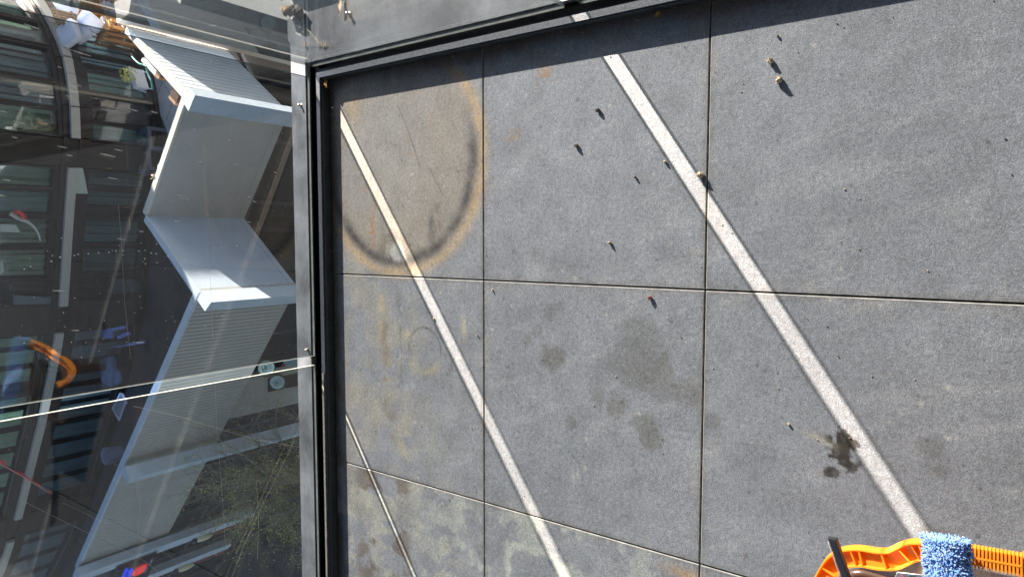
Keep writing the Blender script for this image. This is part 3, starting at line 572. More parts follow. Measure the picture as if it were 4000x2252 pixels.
# squeegee blade: black channel with chrome lip
sq = thing('squeegee', 'black squeegee with thin steel edge leaning over the bucket handle', 'squeegee', (-.5, .21, .27))
S0 = F(3247, 2100, .285); S1 = F(3302, 2258, .262); dv = (S1 - S0).normalized(); S2 = S0 + dv * .30; sw = dv.cross(Vector((0, 0, 1))).normalized()
b = MB(); h_ = .0065
b.hexa([S0 - sw * h_ - Vector((0, 0, .012)) + dv * .004, S0 + sw * h_ - Vector((0, 0, .012)), S2 + sw * h_ - Vector((0, 0, .012)), S2 - sw * h_ - Vector((0, 0, .012))], [S0 - sw * h_ * .8 + dv * .004, S0 + sw * h_ * .8, S2 + sw * h_ * .8, S2 - sw * h_ * .8]); b.build('channel', m_rub, sq, bevel=.001)
b = MB(); b.tube([S0 - sw * (-h_ - .001) + dv * .008 + Vector((0, 0, -.003)), S2 - sw * (-h_ - .001) + Vector((0, 0, -.003))], .0009, 5); b.build('steel_edge', m_steel, sq)
b = MB(); k_ = S0 + dv * .105; b.tube([k_ + Vector((0, 0, -.004)), k_ - sw * .05 + dv * .006 + Vector((0, 0, -.012)), k_ - sw * .15 + dv * .01 + Vector((0, 0, -.03))], .009, 10); b.build('handle', m_rub, sq)
# ================================================================ OPPOSITE BUILDING
def vec2(v): return (v.x, v.y)
ZT, ZB, ZS = -2.94, -4.30, -8.0
PA, PB_, PC, PD, PE = (2.72, 9.22), (1.70, 7.83), (.312, 8.92), (-.62, 7.73), (-5.12, 11.52)
tb = thing('terrace_building', 'building across the street with zigzag pale parapet and dark glazed facade', 'building', (0, 9.5, ZS))
ground = MB(); ground.box(-60, 60, -20, 90, ZS - .3, ZS); ground.build('street', m_asph)['kind'] = 'structure'
for (k, pts) in enumerate([[(770, -40), (860, 20), (960, 55), (1060, 92), (1118, 118), (1160, 60), (1135, 30), (1100, 10), (1000, -60)]]):
    b = MB(); P = [vec2(F(px, py, ZS)) for px, py in pts]; a = sum(P[i][0] * P[(i + 1) % len(P)][1] - P[(i + 1) % len(P)][0] * P[i][1] for i in range(len(P)))
    if a < 0: P = P[::-1]
    b.prism(P, ZS + .004, ZS + .12); b.build('pavement', m_conc)['kind'] = 'structure'
b = MB()
for k in range(6):
    P = [vec2(F(px, py, ZS)) for px, py in ((1150 + 58 * k, 14 - 14 * k), (1190 + 58 * k, 6 - 12 * k), (1222 + 58 * k, 46 - 12 * k), (1180 + 58 * k, 52 - 12 * k))]
    a = sum(P[i][0] * P[(i + 1) % 4][1] - P[(i + 1) % 4][0] * P[i][1] for i in range(4))
    if a < 0: P = P[::-1]
    b.prism(P, ZS + .004, ZS + .008)
b.build('road_markings', m_white)['kind'] = 'structure'
def boards(p, q, z0, z1, step, gap, th, off=0.0):
    b = MB(); L_ = math.dist(p, q); n = int(L_ / step); d = ((q[0] - p[0]) / L_, (q[1] - p[1]) / L_)
    for i in range(n):
        a0 = i * L_ / n + gap / 2; a1 = (i + 1) * L_ / n - gap / 2
        b.wall((p[0] + d[0] * a0, p[1] + d[1] * a0), (p[0] + d[0] * a1, p[1] + d[1] * a1), z0, z1, th, off)
    b.wall(p, q, z0 + .01, z1 - .01, .05, off + th + .002 if th > 0 else off + th - .052); return b
# inward = terrace side. p->q with left normal pointing outward (to us) : go from A to B to C to D to E; left of (-x) direction is -y side
boards(PA, PB_, ZB, ZT - .012, .098, .020, -.03).build('parapet_panel', m_pan1, tb)
b = MB(); b.wall(PB_, PC, ZB, ZT - .012, -.07); b.build('parapet_panel', m_pan2, tb)['label'] = 'smooth grey parapet face in shade'
b = MB(); b.wall(PC, PD, ZB, ZT - .012, -.07); b.build('parapet_panel', m_pan3, tb)['label'] = 'smooth pale blue-grey parapet face'
m_pan4 = mat('grey_ribbed_cladding', (.47, .44, .38), .65, nscale=3, namt=.12)
P45 = (-3.29, 9.97)
def seam(p, q, z, parent=tb):
    b = MB(); b.wall(p, q, z, z + .006, .002, .0005); b.build('seam', m_band, parent)
seam(PB_, PC, ZB + .10); seam(PC, PD, ZB + .09)
boards(PD, P45, ZB, ZT - .012, .066, .010, -.018).build('parapet_panel', m_pan4, tb); boards(P45, PE, ZB, ZT - .012, .066, .010, -.018).build('parapet_panel', m_pan4, tb)
for p, q in ((PA, PB_), (PB_, PC), (PC, PD), (PD, P45), (P45, PE)):
    k_ = .002 * [PA, PB_, PC, PD, P45].index(p); b = MB(); b.wall(p, q, ZT - k_, ZT + .035 - k_, -.095, .008); b.build('parapet_cap', m_cream if p in (PA, PB_) else m_post, tb)
def finbox(px4, z1, zb, m, name='pillar', inward=.0):
    P = [vec2(F(px, py, z1)) for px, py in px4]; a = sum(P[i][0] * P[(i + 1) % 4][1] - P[(i + 1) % 4][0] * P[i][1] for i in range(4))
    if a < 0: P = P[::-1]
    b = MB(); b.prism(P, zb, z1); return b.build(name, m, tb)
finbox([(741, 344), (762, 372), (736, 434), (717, 403)], -2.86, -4.62, m_post)
finbox([(790, 1135), (825, 1180), (800, 1215), (770, 1170)], -2.86, ZS, m_post)
finbox([(472, 1846), (490, 1821), (506, 1870), (497, 1887)], -2.86, ZS, m_post)
def roundpost(x, y, ztop, zend, hw, label):
    P = []; d = Vector((PE[0] - PD[0], PE[1] - PD[1], 0)).normalized(); n = Vector((d.y, -d.x, 0)); n = n if n.y < 0 else -n
    b = MB(); pr = []
    for i in range(9): a = math.pi * i / 8; pr.append((math.cos(a) * hw, -math.sin(a) * hw * 1.0))
    prof = [(hw, ztop - zend)] + pr + [(-hw, ztop - zend)]
    o = Vector((x, y, zend + hw)); vs = []
    for off in (0, .14):
        for u, v in prof: vs.append(o + d * u + n * off + Vector((0, 0, v - hw if v > hw else v)))
    k = len(prof); b.add(vs, [tuple(range(k)), tuple(range(k, 2 * k))[::-1]] + [(i, i + k, (i + 1) % k + k, (i + 1) % k) for i in range(k)])
    return b.build('pillar', m_post, tb), d, n
f4, dE, nE = roundpost(-5.08, 11.42, -2.84, -5.9, .10, '')
f5, _, _ = roundpost(-6.05, 12.55, -2.95, -6.05, .10, '')
b = MB(); b.wall(PE, (-7.5, 13.5), ZB, ZT, -.06); b.build('parapet_panel', mat('dark_parapet', (.055, .06, .075), .5), tb)
# lamps and red panels beside the two rounded posts
for (cx_, cy_, pa, pb, pe, lab) in ((-5.08, 11.42, (770, 2098), (825, 2076), (935, 2032), 'cream oval wall lamp with red backing on the upper rounded post'), (-6.05, 12.55, (697, 2217), (755, 2192), (880, 2132), 'cream oval wall lamp with red backing on the lowest rounded post')):
    p0 = (cx_ - dE.x * -.12 , cy_ - dE.y * -.12)
    q0 = (cx_ + dE.x * .10 + nE.x * .17, cy_ + dE.y * .10 + nE.y * .17); ra, rb, rc = [VZ(*u, *q0) for u in (pa, pb, pe)]
    wl = thing('wall_lamp', lab, 'lamp', (q0[0], q0[1], rb), 'oval lamps on the rounded posts')
    b = MB(); b.blob((q0[0], q0[1], (ra + rb) / 2 + .02), (.055, .05, abs(ra - rb) * .62), 1, .05, 12, 8); b.build('lens', m_lampc, wl)
    b = MB(); b.blob((q0[0], q0[1], ra + .06), (.05, .045, .06), 2, .05, 10, 6); b.build('cap', m_rub, wl)
    b = MB(); b.wall((q0[0] - dE.x * .01 - nE.x * .02, q0[1] - dE.y * .01 - nE.y * .02), (q0[0] + dE.x * .07 - nE.x * .02, q0[1] + dE.y * .07 - nE.y * .02), rc, rb - .06, -.04); b.build('back_panel', m_dred, wl)
# cream pilaster and grey return wall beside the parapet
P1_, P2_, P3_ = PA, vec2(F(507, 62, -2.94)), vec2(F(540, 10, -2.94))
def vwall(name, p, q, z0, z1, th, m, parent=tb): b = MB(); b.wall(p, q, z0, z1, th); return b.build(name, m, parent)
e2 = (2.98, 8.98)
b = MB(); Q = [(2.735, 9.235), (2.80, 8.93), (3.05, 8.80), (3.00, 9.30)]
a = sum(Q[i][0] * Q[(i + 1) % 4][1] - Q[(i + 1) % 4][0] * Q[i][1] for i in range(4)); Q = Q if a > 0 else Q[::-1]
b.prism(Q, ZS, -2.80); b.build('pilaster', m_pil, tb)
b = MB(); b.wall((3.055, 8.82), (3.60, 9.55), ZS, -3.4, -.2); b.wall((3.60, 9.56), (9.0, 12.5), ZS, -5.6, -.2); b.build('return_wall', m_band, tb)
b = MB(); b.prism([(6.10, 12.38), (6.35, 12.55), (5.93, 13.10), (5.68, 12.93)], ZS, 4.5); b.build('sun_blocker', m_band, tb)  # unseen upright added to keep sun off the blue-grey parapet face
# terrace slab, pale inner paving, soffit and shopfront
ter = [PA, PB_, PC, PD, PE, (-7.6, 13.6), (-7.6, 17), (7, 17), (4.5, 12.0), (3.4, 9.9)]
def ccw(P):
    a = sum(P[i][0] * P[(i + 1) % len(P)][1] - P[(i + 1) % len(P)][0] * P[i][1] for i in range(len(P))); return P if a > 0 else P[::-1]
inn = [(p[0], p[1] + .12) for p in ter]
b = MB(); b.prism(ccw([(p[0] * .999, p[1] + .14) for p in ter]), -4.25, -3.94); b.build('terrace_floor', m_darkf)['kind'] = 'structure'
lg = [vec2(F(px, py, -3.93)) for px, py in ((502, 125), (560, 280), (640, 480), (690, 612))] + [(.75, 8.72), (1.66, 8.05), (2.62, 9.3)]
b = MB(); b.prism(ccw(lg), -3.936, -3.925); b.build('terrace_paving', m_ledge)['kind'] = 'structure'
b = MB()
for px0, py0, px1, py1 in ((505, 140, 745, 475), (585, 300, 600, 240), (615, 375, 640, 300), (650, 470, 690, 345), (668, 545, 730, 400)):
    a = F(px0, py0, -3.921); c = F(px1, py1, -3.921); b.tube([a, c], .006, 4)
b.build('tile_joints', m_band)['kind'] = 'structure'
b = MB(); sf = [(PA[0] + .6, PA[1] + .9), (PB_[0], PB_[1] + 1.1), (PC[0], PC[1] + .9), (PD[0], PD[1] + 1.2), (PE[0], PE[1] + 1.2), (-7.5, 14.8), (-16, 24)]
for i in range(6): b.wall(sf[i], sf[i + 1], ZS, -4.3, -.1)
b.build('shopfront', m_dark, tb)
b = MB(); rs = random.Random(11)
for i in range(6):
    L_ = math.dist(sf[i], sf[i + 1]); d = ((sf[i + 1][0] - sf[i][0]) / L_, (sf[i + 1][1] - sf[i][1]) / L_); s_ = .2
    while s_ < L_ - .3:
        a0 = (sf[i][0] + d[0] * s_, sf[i][1] + d[1] * s_); b.wall(a0, (a0[0] + d[0] * .05, a0[1] + d[1] * .05), ZS, -4.4, .05, .002)
        s_ += rs.uniform(.6, 1.1)
    for z in (-7.4, -5.9, -4.9): b.wall(sf[i], sf[i + 1], z, z + .05, .04, .003)
b.build('shopfront_frame', mat('shop_frame', (.06, .06, .07), .4), tb)
# pale pier below the ribbed parapet, its dark recess put in as a flat dark panel
w0 = vec2(F(1170, 1440, -5.6)); w1 = vec2(F(1170, 1572, -5.6)); w0i = UP(1000, 1480, w0, w1)
b = MB(); b.wall(w0, w1, ZS, -4.32, -.35); b.build('pier', mat('pier_paint', (.46, .46, .42), .7, nscale=3, namt=.15), tb)
n1 = UP(1045, 1478, w0, w1); n2 = UP(1045, 1532, w0, w1); zt = n1.z
d1 = Vector((w1[0] - w0[0], w1[1] - w0[1])).normalized()
nA = UP(1165, 1455, w0, w1); nB = UP(1165, 1504, w0, w1)
b = MB(); b.wall(vec2(nA), vec2(nB), ZS + .2, zt, .02, .004); b.build('niche_panel', m_dark, tb)
# round blade signs
def round_sign(c, nrm, upv, r, label):
    s = thing('round_sign', label, 'shop sign', tuple(c), 'round shop signs on the pier')
    nrm = nrm.normalized(); sdv = upv.cross(nrm).normalized(); upv = nrm.cross(sdv); k = 28
    ringf = [c + (sdv * math.cos(2 * math.pi * i / k) + upv * math.sin(2 * math.pi * i / k)) * r for i in range(k)]
    b = MB(); b.add([p for p in ringf] + [p - nrm * .09 for p in ringf], [tuple(range(k)), tuple(range(k, 2 * k))[::-1]] + [(i, i + k, (i + 1) % k + k, (i + 1) % k) for i in range(k)]); b.build('drum', m_signe, s)
    rf = [c + nrm * .002 + (sdv * math.cos(2 * math.pi * i / k) + upv * math.sin(2 * math.pi * i / k)) * r * .93 for i in range(k)]
    b = MB(); b.add(rf + [p + nrm * .004 for p in rf], [tuple(range(k))[::-1], tuple(range(k, 2 * k))] + [(i, (i + 1) % k, (i + 1) % k + k, i + k) for i in range(k)]); fc = b.build('face', m_signf, s)
    b = MB()
    for ox, a0, a1 in ((-.16, 60, 350), (.12, 50, 340)):
        b.tube([c + nrm * .010 + sdv * (r * (ox + .27 * math.cos(R(a)))) + upv * (r * (.18 + .27 * math.sin(R(a)))) for a in range(a0, a1, 20)], r * .035, 5)
        b.tube([c + nrm * .010 + sdv * r * (ox + .03) + upv * r * .14, c + nrm * .010 + sdv * r * (ox + .27) + upv * r * .14], r * .035, 5)
    for row, wd in ((-.30, .48), (-.48, .42), (-.66, .30)):
        x = -wd
        while x < wd: L_ = rs.uniform(.05, .09); b.tube([c + nrm * .009 + (sdv * x + upv * (row - .04)) * r, c + nrm * .009 + (sdv * (x + L_ * .4) + upv * (row + .05)) * r, c + nrm * .009 + (sdv * (x + L_) + upv * (row - .04)) * r], r * .016, 3); x += L_ + .05
    b.build('lettering', m_ink, s); return s
cS = UP(1083, 1492, (-2.3, 9.4), (-2.9, 9.9)); toc = (Vector((0, 0, H)) - cS).normalized()
round_sign(cS, (toc + Vector((-.35, .1, .15))), Vector((-.35, .1, 1)), .118, 'round pale green shop sign with ring emblem below the glass joint')
cS2 = UP(1040, 1436, (-2.2, 9.6), (-2.8, 10.1)); round_sign(cS2, (toc + Vector((.2, .2, 0))), Vector((0, .2, 1)), .13, 'round pale green shop sign half seen in the clear joint')
nb = thing('sign_board', 'pale blue sign board with red triangle seen in the clear glass joint', 'shop sign', tuple(UP(1120, 1425, (-2.2, 9.9), (-2.8, 10.4))))
q = [UP(px, py, (-2.2, 9.9), (-2.8, 10.4)) for px, py in ((1095, 1455), (1190, 1432), (1190, 1395), (1110, 1412))]; b = MB(); b.slab(q, .03); b.slab(q[::-1], .03) if False else None; b.build('board', mat('pale_blue_board', (.30, .44, .52), .5), nb)
q = [UP(px, py, (-2.19, 9.88), (-2.79, 10.38)) for px, py in ((1102, 1433), (1116, 1427), (1116, 1426), (1106, 1420))]; b = MB(); b.slab(q, .01); b.build('triangle', m_redink, nb)
# LED board between the rounded posts
lp, lq = (-5.15, 11.25), (-6.25, 12.55); U = lambda px, py: UP(px, py, lp, lq)
ls = thing('led_sign', 'black electronic sign with blue and red lit lettering at the bottom of the picture', 'shop sign', tuple(U(540, 2215)))
TL, TR, BRr, BL = U(455, 2213), U(612, 2155), U(560, 2262), U(415, 2300)
ex = (TR - TL); ey = (BL - TL); nn = ex.cross(ey).normalized(); nn = nn if nn.y < 0 else -nn
b = MB(); q = [TL, TR, BRr, BL]; b.hexa([v for v in q], [v + nn * .06 for v in q]); b.build('board', m_led, ls)
def at2(px, py): return U(px, py) + nn * .064
def strokes(name, m, cells, r):
    b = MB()
    for pts in cells: b.tube([at2(*p) for p in pts], r, 4)
    b.build(name, m, ls)
def zz(a, c, n, amp, sd):
    rr_ = random.Random(sd); out = []
    for i in range(n):
        t0 = (i + .1) / n; t1 = (i + .85) / n; A = Vector((a[0] + (c[0] - a[0]) * t0, a[1] + (c[1] - a[1]) * t0)); B = Vector((a[0] + (c[0] - a[0]) * t1, a[1] + (c[1] - a[1]) * t1)); d = (B - A); nrm = Vector((d.y, -d.x)).normalized() * amp
        out.append([A - nrm, A + nrm]); out.append([A - nrm, B - nrm] if rr_.random() < .5 else [A + nrm, B - nrm]); out.append([B - nrm, B + nrm] if rr_.random() < .6 else [A, B + nrm])
    return [[(p.x, p.y) for p in s_] for s_ in out]
strokes('blue_row', m_ledb, zz((491, 2206), (470, 2256), 8, 4.2, 1), .017); strokes('blue_row', m_ledb, zz((509, 2206), (492, 2248), 6, 4.0, 2), .017)
strokes('red_emblem', m_ledr, [[(522, 2212), (514, 2228)], [(526, 2208), (518, 2230)], [(532, 2200), (522, 2230)], [(540, 2196), (530, 2228)], [(546, 2194), (538, 2224)], [(552, 2191), (544, 2220)], [(556, 2190), (548, 2217)], [(524, 2222), (552, 2214)], [(532, 2206), (556, 2192)], [(567, 2188), (552, 2216)]], .026)
strokes('grey_row', m_ledg, zz((592, 2168), (578, 2192), 4, 3.0, 3) + zz((574, 2200), (560, 2222), 3, 2.6, 4), .010)
# ---- facade with bays; table: photo row of the sill bar -> ground plan point
FT = [(-300, 5.2, 16.0), (-120, 4.3, 13.2), (0, 3.474, 11.588), (100, 3.023, 11.08), (200, 2.62, 10.74), (250, 2.425, 10.62), (400, 1.882, 10.49), (540, 1.398, 10.50), (650, 1.026, 10.64), (850, .319, 10.84), (1180, -.90, 11.15), (1330, -1.486, 11.40), (1640, -2.806, 12.16), (2010, -4.615, 13.36), (2200, -5.75, 14.25), (2500, -7.8, 16.3)]
def FP(t):
    for i in range(len(FT) - 1):
        if t <= FT[i + 1][0]:
            u = (t - FT[i][0]) / (FT[i + 1][0] - FT[i][0]); return (FT[i][1] + (FT[i + 1][1] - FT[i][1]) * u, FT[i][2] + (FT[i + 1][2] - FT[i][2]) * u)
    return (FT[-1][1], FT[-1][2])
def fwall(b, t0, t1, z0, z1, th, off=0.0, mi=0):      # segments along the facade; off>0 proud towards us
    n = max(1, int(abs(t1 - t0) / 60 + .5)); ts = [t0 + (t1 - t0) * i / n for i in range(n + 1)]
    for i in range(n): b.wall(FP(ts[i]), FP(ts[i + 1]), z0, z1, th, off, mi)
b = MB(); fwall(b, -300, 900, ZS, .2, .12, -.52); fwall(b, 900, 2500, ZS, 9.5, .12, -.52); b.build('back_wall', mat('interior_dark', (.014, .012, .012), .9), tb)  # second stretch raised out of view to hold sky light off the balcony
for t0, t1 in ((542, 648), (1186, 1292), (2012, 2088)): b = MB(); fwall(b, t0, t1, -3.94, .2, .06, -.03); b.build('metal_panel', m_bpanel, tb)
for z0_, z1_ in ((-3.94, -3.86), (-2.93, -2.80), (-2.66, -2.60), (-1.15, .2)): b = MB(); fwall(b, -300, 2500, z0_, z1_, .10, -.05); b.build('rail', m_brown, tb)
for t0, t1 in ((-300, 541), (651, 1188), (1290, 1640), (1640, 2010), (2092, 2500)):
    b = MB(); fwall(b, t0, t1, -2.785, -2.675, .06, .055); b.build('white_sill', m_bar, tb)
def blindmat(name, col, c2, sc=1.0): return mat(name, col, .45, nscale=2.2 * sc, namt=.4, col2=c2, stretch=(16, 16, 1.0), detail=6)
BM = {'teal': blindmat('teal_blinds', (.24, .38, .36), (.08, .17, .17)), 'grey': blindmat('grey_blinds', (.25, .28, .29), (.09, .11, .12)), 'green': blindmat('green_blinds', (.34, .42, .30), (.10, .18, .12)), 'red': blindmat('dark_red_curtain', (.10, .04, .04), (.03, .012, .012)), 'dark': blindmat('dim_interior_sheet', (.04, .034, .030), (.018, .015, .013)), 'white': mat('white_roller_blind', (.42, .44, .38), .7), 'blue': blindmat('pale_blue_blinds', (.40, .55, .62), (.15, .32, .45))}  # dark kind is a sheet whose colour stands in for the unlit room
m_wglass = glass_mat('window_glass', (.93, .96, .95), .0, 0)
def window(t0, t1, z0, z1, kind, slats=0, ztop_white=None):
    fr = MB(); w_ = 7
    fwall(fr, t0, t0 + w_, z0, z1, .07, -.045); fwall(fr, t1 - w_, t1, z0, z1, .07, -.045); fwall(fr, t0 + w_, t1 - w_, z0, z0 + .05, .06, -.04); fwall(fr, t0 + w_, t1 - w_, z1 - .05, z1, .06, -.04)
    f = fr.build('window', m_brown, tb)
    bl = MB()
    if slats:
        n = slats; st = (t1 - t0 - 2 * w_) / n
        for i in range(n):
            a0 = t0 + w_ + st * (i + .12); a1 = t0 + w_ + st * (i + .80); bl.wall(FP(a0), FP(a1), z0 + .05, z1 - .05, .012, -.17)
    else:
        n = max(2, int((t1 - t0) / 16)); st = (t1 - t0 - 2 * w_) / n
        for i in range(n): o_ = -.16 - .035 * (i % 2) - .02 * rs.random(); bl.wall(FP(t0 + w_ + st * i), FP(t0 + w_ + st * (i + 1)), z0 + .05, z1 - .05, .012, o_)
    bl.build('blind', BM[kind], f)
    gl = MB(); fwall(gl, t0 + w_, t1 - w_, z0 + .05, z1 - .05, .008, -.03); gl.build('pane', m_wglass, f)
LZ0, LZ1, UZ0, UZ1 = -3.86, -2.93, -2.60, -1.15
for a_, c_, k_ in ((-180, 60, 'blue'), (60, 196, 'blue'), (236, 350, 'teal'), (352, 462, 'red'), (464, 540, 'teal'), (655, 730, 'grey'), (732, 810, 'teal'), (812, 850, 'red'), (852, 960, 'teal'), (962, 1078, 'grey'), (1080, 1186, 'dark')): window(a_, c_, LZ0, LZ1, k_)
for a_, c_, k_ in ((-200, -20, 'green'), (-18, 100, 'green'), (102, 196, 'grey'), (200, 328, 'grey'), (330, 428, 'grey'), (430, 540, 'green'), (655, 745, 'green'), (748, 848, 'teal'), (850, 962, 'green'), (965, 1085, 'green'), (1087, 1186, 'dark')): window(a_, c_, UZ0, UZ1, k_)
for t0, t1, sl_ in ((1294, 1460, 2), (1462, 2008, 7), (2092, 2400, 4)): window(t0, t1, LZ0, LZ1, 'grey', sl_)
for t0, t1, sl_ in ((1294, 1520, 3), (1522, 2008, 6), (2092, 2400, 4)): window(t0, t1, UZ0, UZ1, 'green', sl_)
# white roller blind corner, stacked towels and pillow seen inside the windows
def fq(name, label, cat, pts, th, m, off=.012, parent=None, group=None):
    b = MB(); vs = []
    for t, z in pts: p = FP(t); vs.append(Vector((p[0], p[1] - off, z)))
    b.slab(vs, th); b.slab(vs[::-1], th) if False else None
    o = b.build(name, m, parent); 
    if label: tag(o, label, cat, group)
    return o
def onfac(px, py, off): # point on facade surface near photo pixel
    best = None
    for i in range(len(FT) - 1):
        p = (FT[i][1], FT[i][2] - off); q_ = (FT[i + 1][1], FT[i + 1][2] - off); u = UP(px, py, p, q_); s_ = ((u.x - p[0]) * (q_[0] - p[0]) + (u.y - p[1]) * (q_[1] - p[1])) / (math.dist(p, q_) ** 2)
        if -1e-6 <= s_ <= 1.0001 and u.y > 5: return u
    return UP(px, py, (FT[7][1], FT[7][2] - off), (FT[8][1], FT[8][2] - off))
def fpoly(name, label, cat, pts, off, th, m, group=None):
    vs = [onfac(px, py, off) for px, py in pts]; n = len(vs); b = MB(); dv_ = Vector((0, -th, 0))
    b.add(vs + [v + dv_ for v in vs], [tuple(range(n)), tuple(range(n, 2 * n))[::-1]] + [(i, i + n, (i + 1) % n + n, (i + 1) % n) for i in range(n)])
    return tag(b.build(name, m), label, cat, group)
fpoly('roller_blind', 'cream roller blind hanging at an angle in the window below the white sill', 'blind', [(286, 656), (322, 657), (343, 757), (286, 755)], .08, .01, BM['white'])
fpoly('paper_sheet', 'pale sheet behind the upper window near the left edge', 'paper', [(0, 875), (60, 878), (80, 908), (0, 905)], .08, .01, BM['white'])
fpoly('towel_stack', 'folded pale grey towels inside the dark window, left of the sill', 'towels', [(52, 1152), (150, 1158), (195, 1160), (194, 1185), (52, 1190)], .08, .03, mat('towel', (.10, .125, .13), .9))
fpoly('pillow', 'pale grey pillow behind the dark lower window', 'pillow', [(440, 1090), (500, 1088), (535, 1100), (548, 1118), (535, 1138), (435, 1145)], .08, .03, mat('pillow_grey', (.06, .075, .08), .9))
fpoly('poster', 'green and red paper cut-out stuck on the upper window', 'decoration', [(0, 1020), (8, 1016), (14, 1060), (0, 1075)], .08, .01, BM['white'])
# red and white ribbon, made-up line and spikes standing in for an unidentified red streak
b = MB(); pts = [onfac(px, py, .06) for px, py in ((42, 833), (60, 845), (85, 858), (110, 868), (135, 888), (150, 912), (158, 940))]; b.tube(smooth_curve(pts, 4), .035, 6, r1=.010); rb_ = tag(b.build('ribbon', mat('cream_ribbon', (.55, .50, .42), .7)), 'curling red and cream ribbon hanging before the upper window', 'ribbon')
b = MB(); pts = [onfac(px, py, .13) for px, py in ((55, 829), (72, 828), (84, 834), (98, 852))]; b.tube(pts, .028, 6); b.build('red_end', m_red, rb_)
rp = thing('red_streak', 'thin red spiked streak slanting across the windows at the lower left', 'red_streak', tuple(onfac(120, 1870, .3)))
b = MB(); pts = [onfac(px, py, .3) for px, py in ((-20, 1795), (48, 1836), (110, 1872), (165, 1905), (204, 1928))]; b.tube(pts, .010, 5); b.build('cord', mat('pink_line', (.8, .25, .22), .6), rp)
b = MB(); 
for tri in (((-20, 1785), (22, 1800), (25, 1822)), ((52, 1832), (92, 1848), (130, 1880)), ((118, 1862), (160, 1893), (158, 1900)), ((188, 1912), (206, 1920), (200, 1928))):
    v = [onfac(px, py, .31) for px, py in tri]; dv_ = Vector((0, -.01, 0)); b = MB(); b.add(v + [p + dv_ for p in v], [(0, 1, 2), (5, 4, 3), (0, 3, 4, 1), (1, 4, 5, 2), (2, 5, 3, 0)]); b.build('red_spike', m_red, rp)
# ================================================================ TERRACE FURNITURE
def cush(label, px, py, z, sx, sy, sz, rz, ry=0, group='white cushions on the terrace furniture'):
    p = F(px, py, z); b = MB(); b.cushion(p, sx, sy, sz, (Matrix.Rotation(R(rz), 3, 'Z') @ Matrix.Rotation(R(ry), 3, 'X'))); return tag(b.build('cushion', m_cush), label, 'cushion', group)
def cushf(label, px, py, off, sx, sy, sz, rz, ry=0):
    p = onfac(px, py, off); b = MB(); b.cushion(p, sx, sy, sz, (Matrix.Rotation(R(rz), 3, 'Z') @ Matrix.Rotation(R(ry), 3, 'X'))); return tag(b.build('cushion', m_cush), label, 'cushion', 'white cushions on the terrace furniture')
cushf('upright white back cushion standing left in the sunlit pile', 284, 50, .34, .30, .11, .36, 50, -10)
cushf('second white back cushion beside the upright one in the pile', 309, 44, .36, .28, .10, .34, 50, -8)
cushf('pale seat cushion lying in shade below the pile, nearest the sill bar', 270, 132, .30, .34, .30, .12, 35, 22)
cushf('pale seat cushion in shade right of the nearest one', 318, 122, .34, .30, .26, .12, 35, 25)
cushf('white square cushion tipped on its corner in the middle of the pile', 354, 86, .55, .24, .20, .27, 70, 30)
cush('beige cushion lying under the slatted chair in shade', 408, 150, -3.75, .24, .20, .07, 30, 5)
cush('pale seat cushion at the top of the furniture, beside the slatted chair', 425, 55, -3.50, .30, .24, .09, 30, 0)
def frame_chair(label, p, rz, k=.62, mt=None):
    mt = mt or m_wood; t = thing('wooden_chair', label, 'chair', tuple(p), 'slatted teak chairs'); m = Matrix.Rotation(R(rz), 3, 'Z')
    def bx(b, x0, x1, y0, y1, z0, z1):
        c = [p + m @ (Vector(v) * k) for v in ((x0, y0, z0), (x1, y0, z0), (x1, y1, z0), (x0, y1, z0), (x0, y0, z1), (x1, y0, z1), (x1, y1, z1), (x0, y1, z1))]; b.hexa(c[:4], c[4:])
    for sx in (-.27, .225):
        for sy in (-.27, .23): b = MB(); bx(b, sx, sx + .045, sy, sy + .045, 0, .62 if sy < 0 else .78); b.build('leg', mt, t)
    b = MB(); [bx(b, -.25 + .075 * i, -.20 + .075 * i, -.25, .225, .38, .405) for i in range(7)]; b.build('seat', mt, t)
    b = MB(); bx(b, -.222, .222, .235, .265, .74, .79); bx(b, -.222, .222, .235, .265, .45, .49); [bx(b, -.21 + .07 * i, -.17 + .07 * i, .24, .26, .491, .739) for i in range(6)]; b.build('backrest', mt, t)
    for sx in (-.275, .22): b = MB(); bx(b, sx, sx + .055, -.30, .22, .621, .65); b.build('armrest', mt, t)
q_ = F(415, 112, -3.5); q_.z = -3.90; frame_chair('teak chair with sunlit pale slats at the right of the furniture pile', q_, 130, .72)
q_ = F(452, 118, -3.5); q_.z = -3.90; frame_chair('teak chair rightmost of the pile, its arm beside the parapet', q_, 20, .55)
q_ = onfac(336, 44, .50); q_.z -= .25; frame_chair('teak chair standing between the upright cushions and the tipped cushion', q_, 60, .62)
q_ = onfac(375, 45, .50); q_.z -= .22; frame_chair('teak chair behind the tipped white cushion', q_, 200, .55)
# bench carrying the pile
bn = thing('bench', 'low teak bench under the pile of cushions by the window', 'bench', tuple(onfac(310, 90, .4)))
a_, c_ = onfac(262, 95, .55), onfac(372, 95, .60); zb_ = min(a_.z, c_.z) - .10
b = MB(); a2, c2 = Vector((a_.x, a_.y, 0)), Vector((c_.x, c_.y, 0)); dd_ = (c2 - a2); nn_ = Vector((-dd_.y, dd_.x, 0)).normalized(); nn_ = nn_ if nn_.y < 0 else -nn_
for i in range(7): o_ = nn_ * (.02 + .06 * i - .2); b.wall((a2.x + o_.x, a2.y + o_.y), (c2.x + o_.x, c2.y + o_.y), zb_ - .03, zb_, .045)
b.build('seat', m_wood, bn)
for e_ in (a2 + dd_ * .04, c2 - dd_ * .04):
    for k_ in (-.15, .18): g_ = e_ + nn_ * k_; b = MB(); b.box(g_.x - .02, g_.x + .02, g_.y - .02, g_.y + .02, -3.94, zb_ - .031); b.build('leg', m_wood, bn)
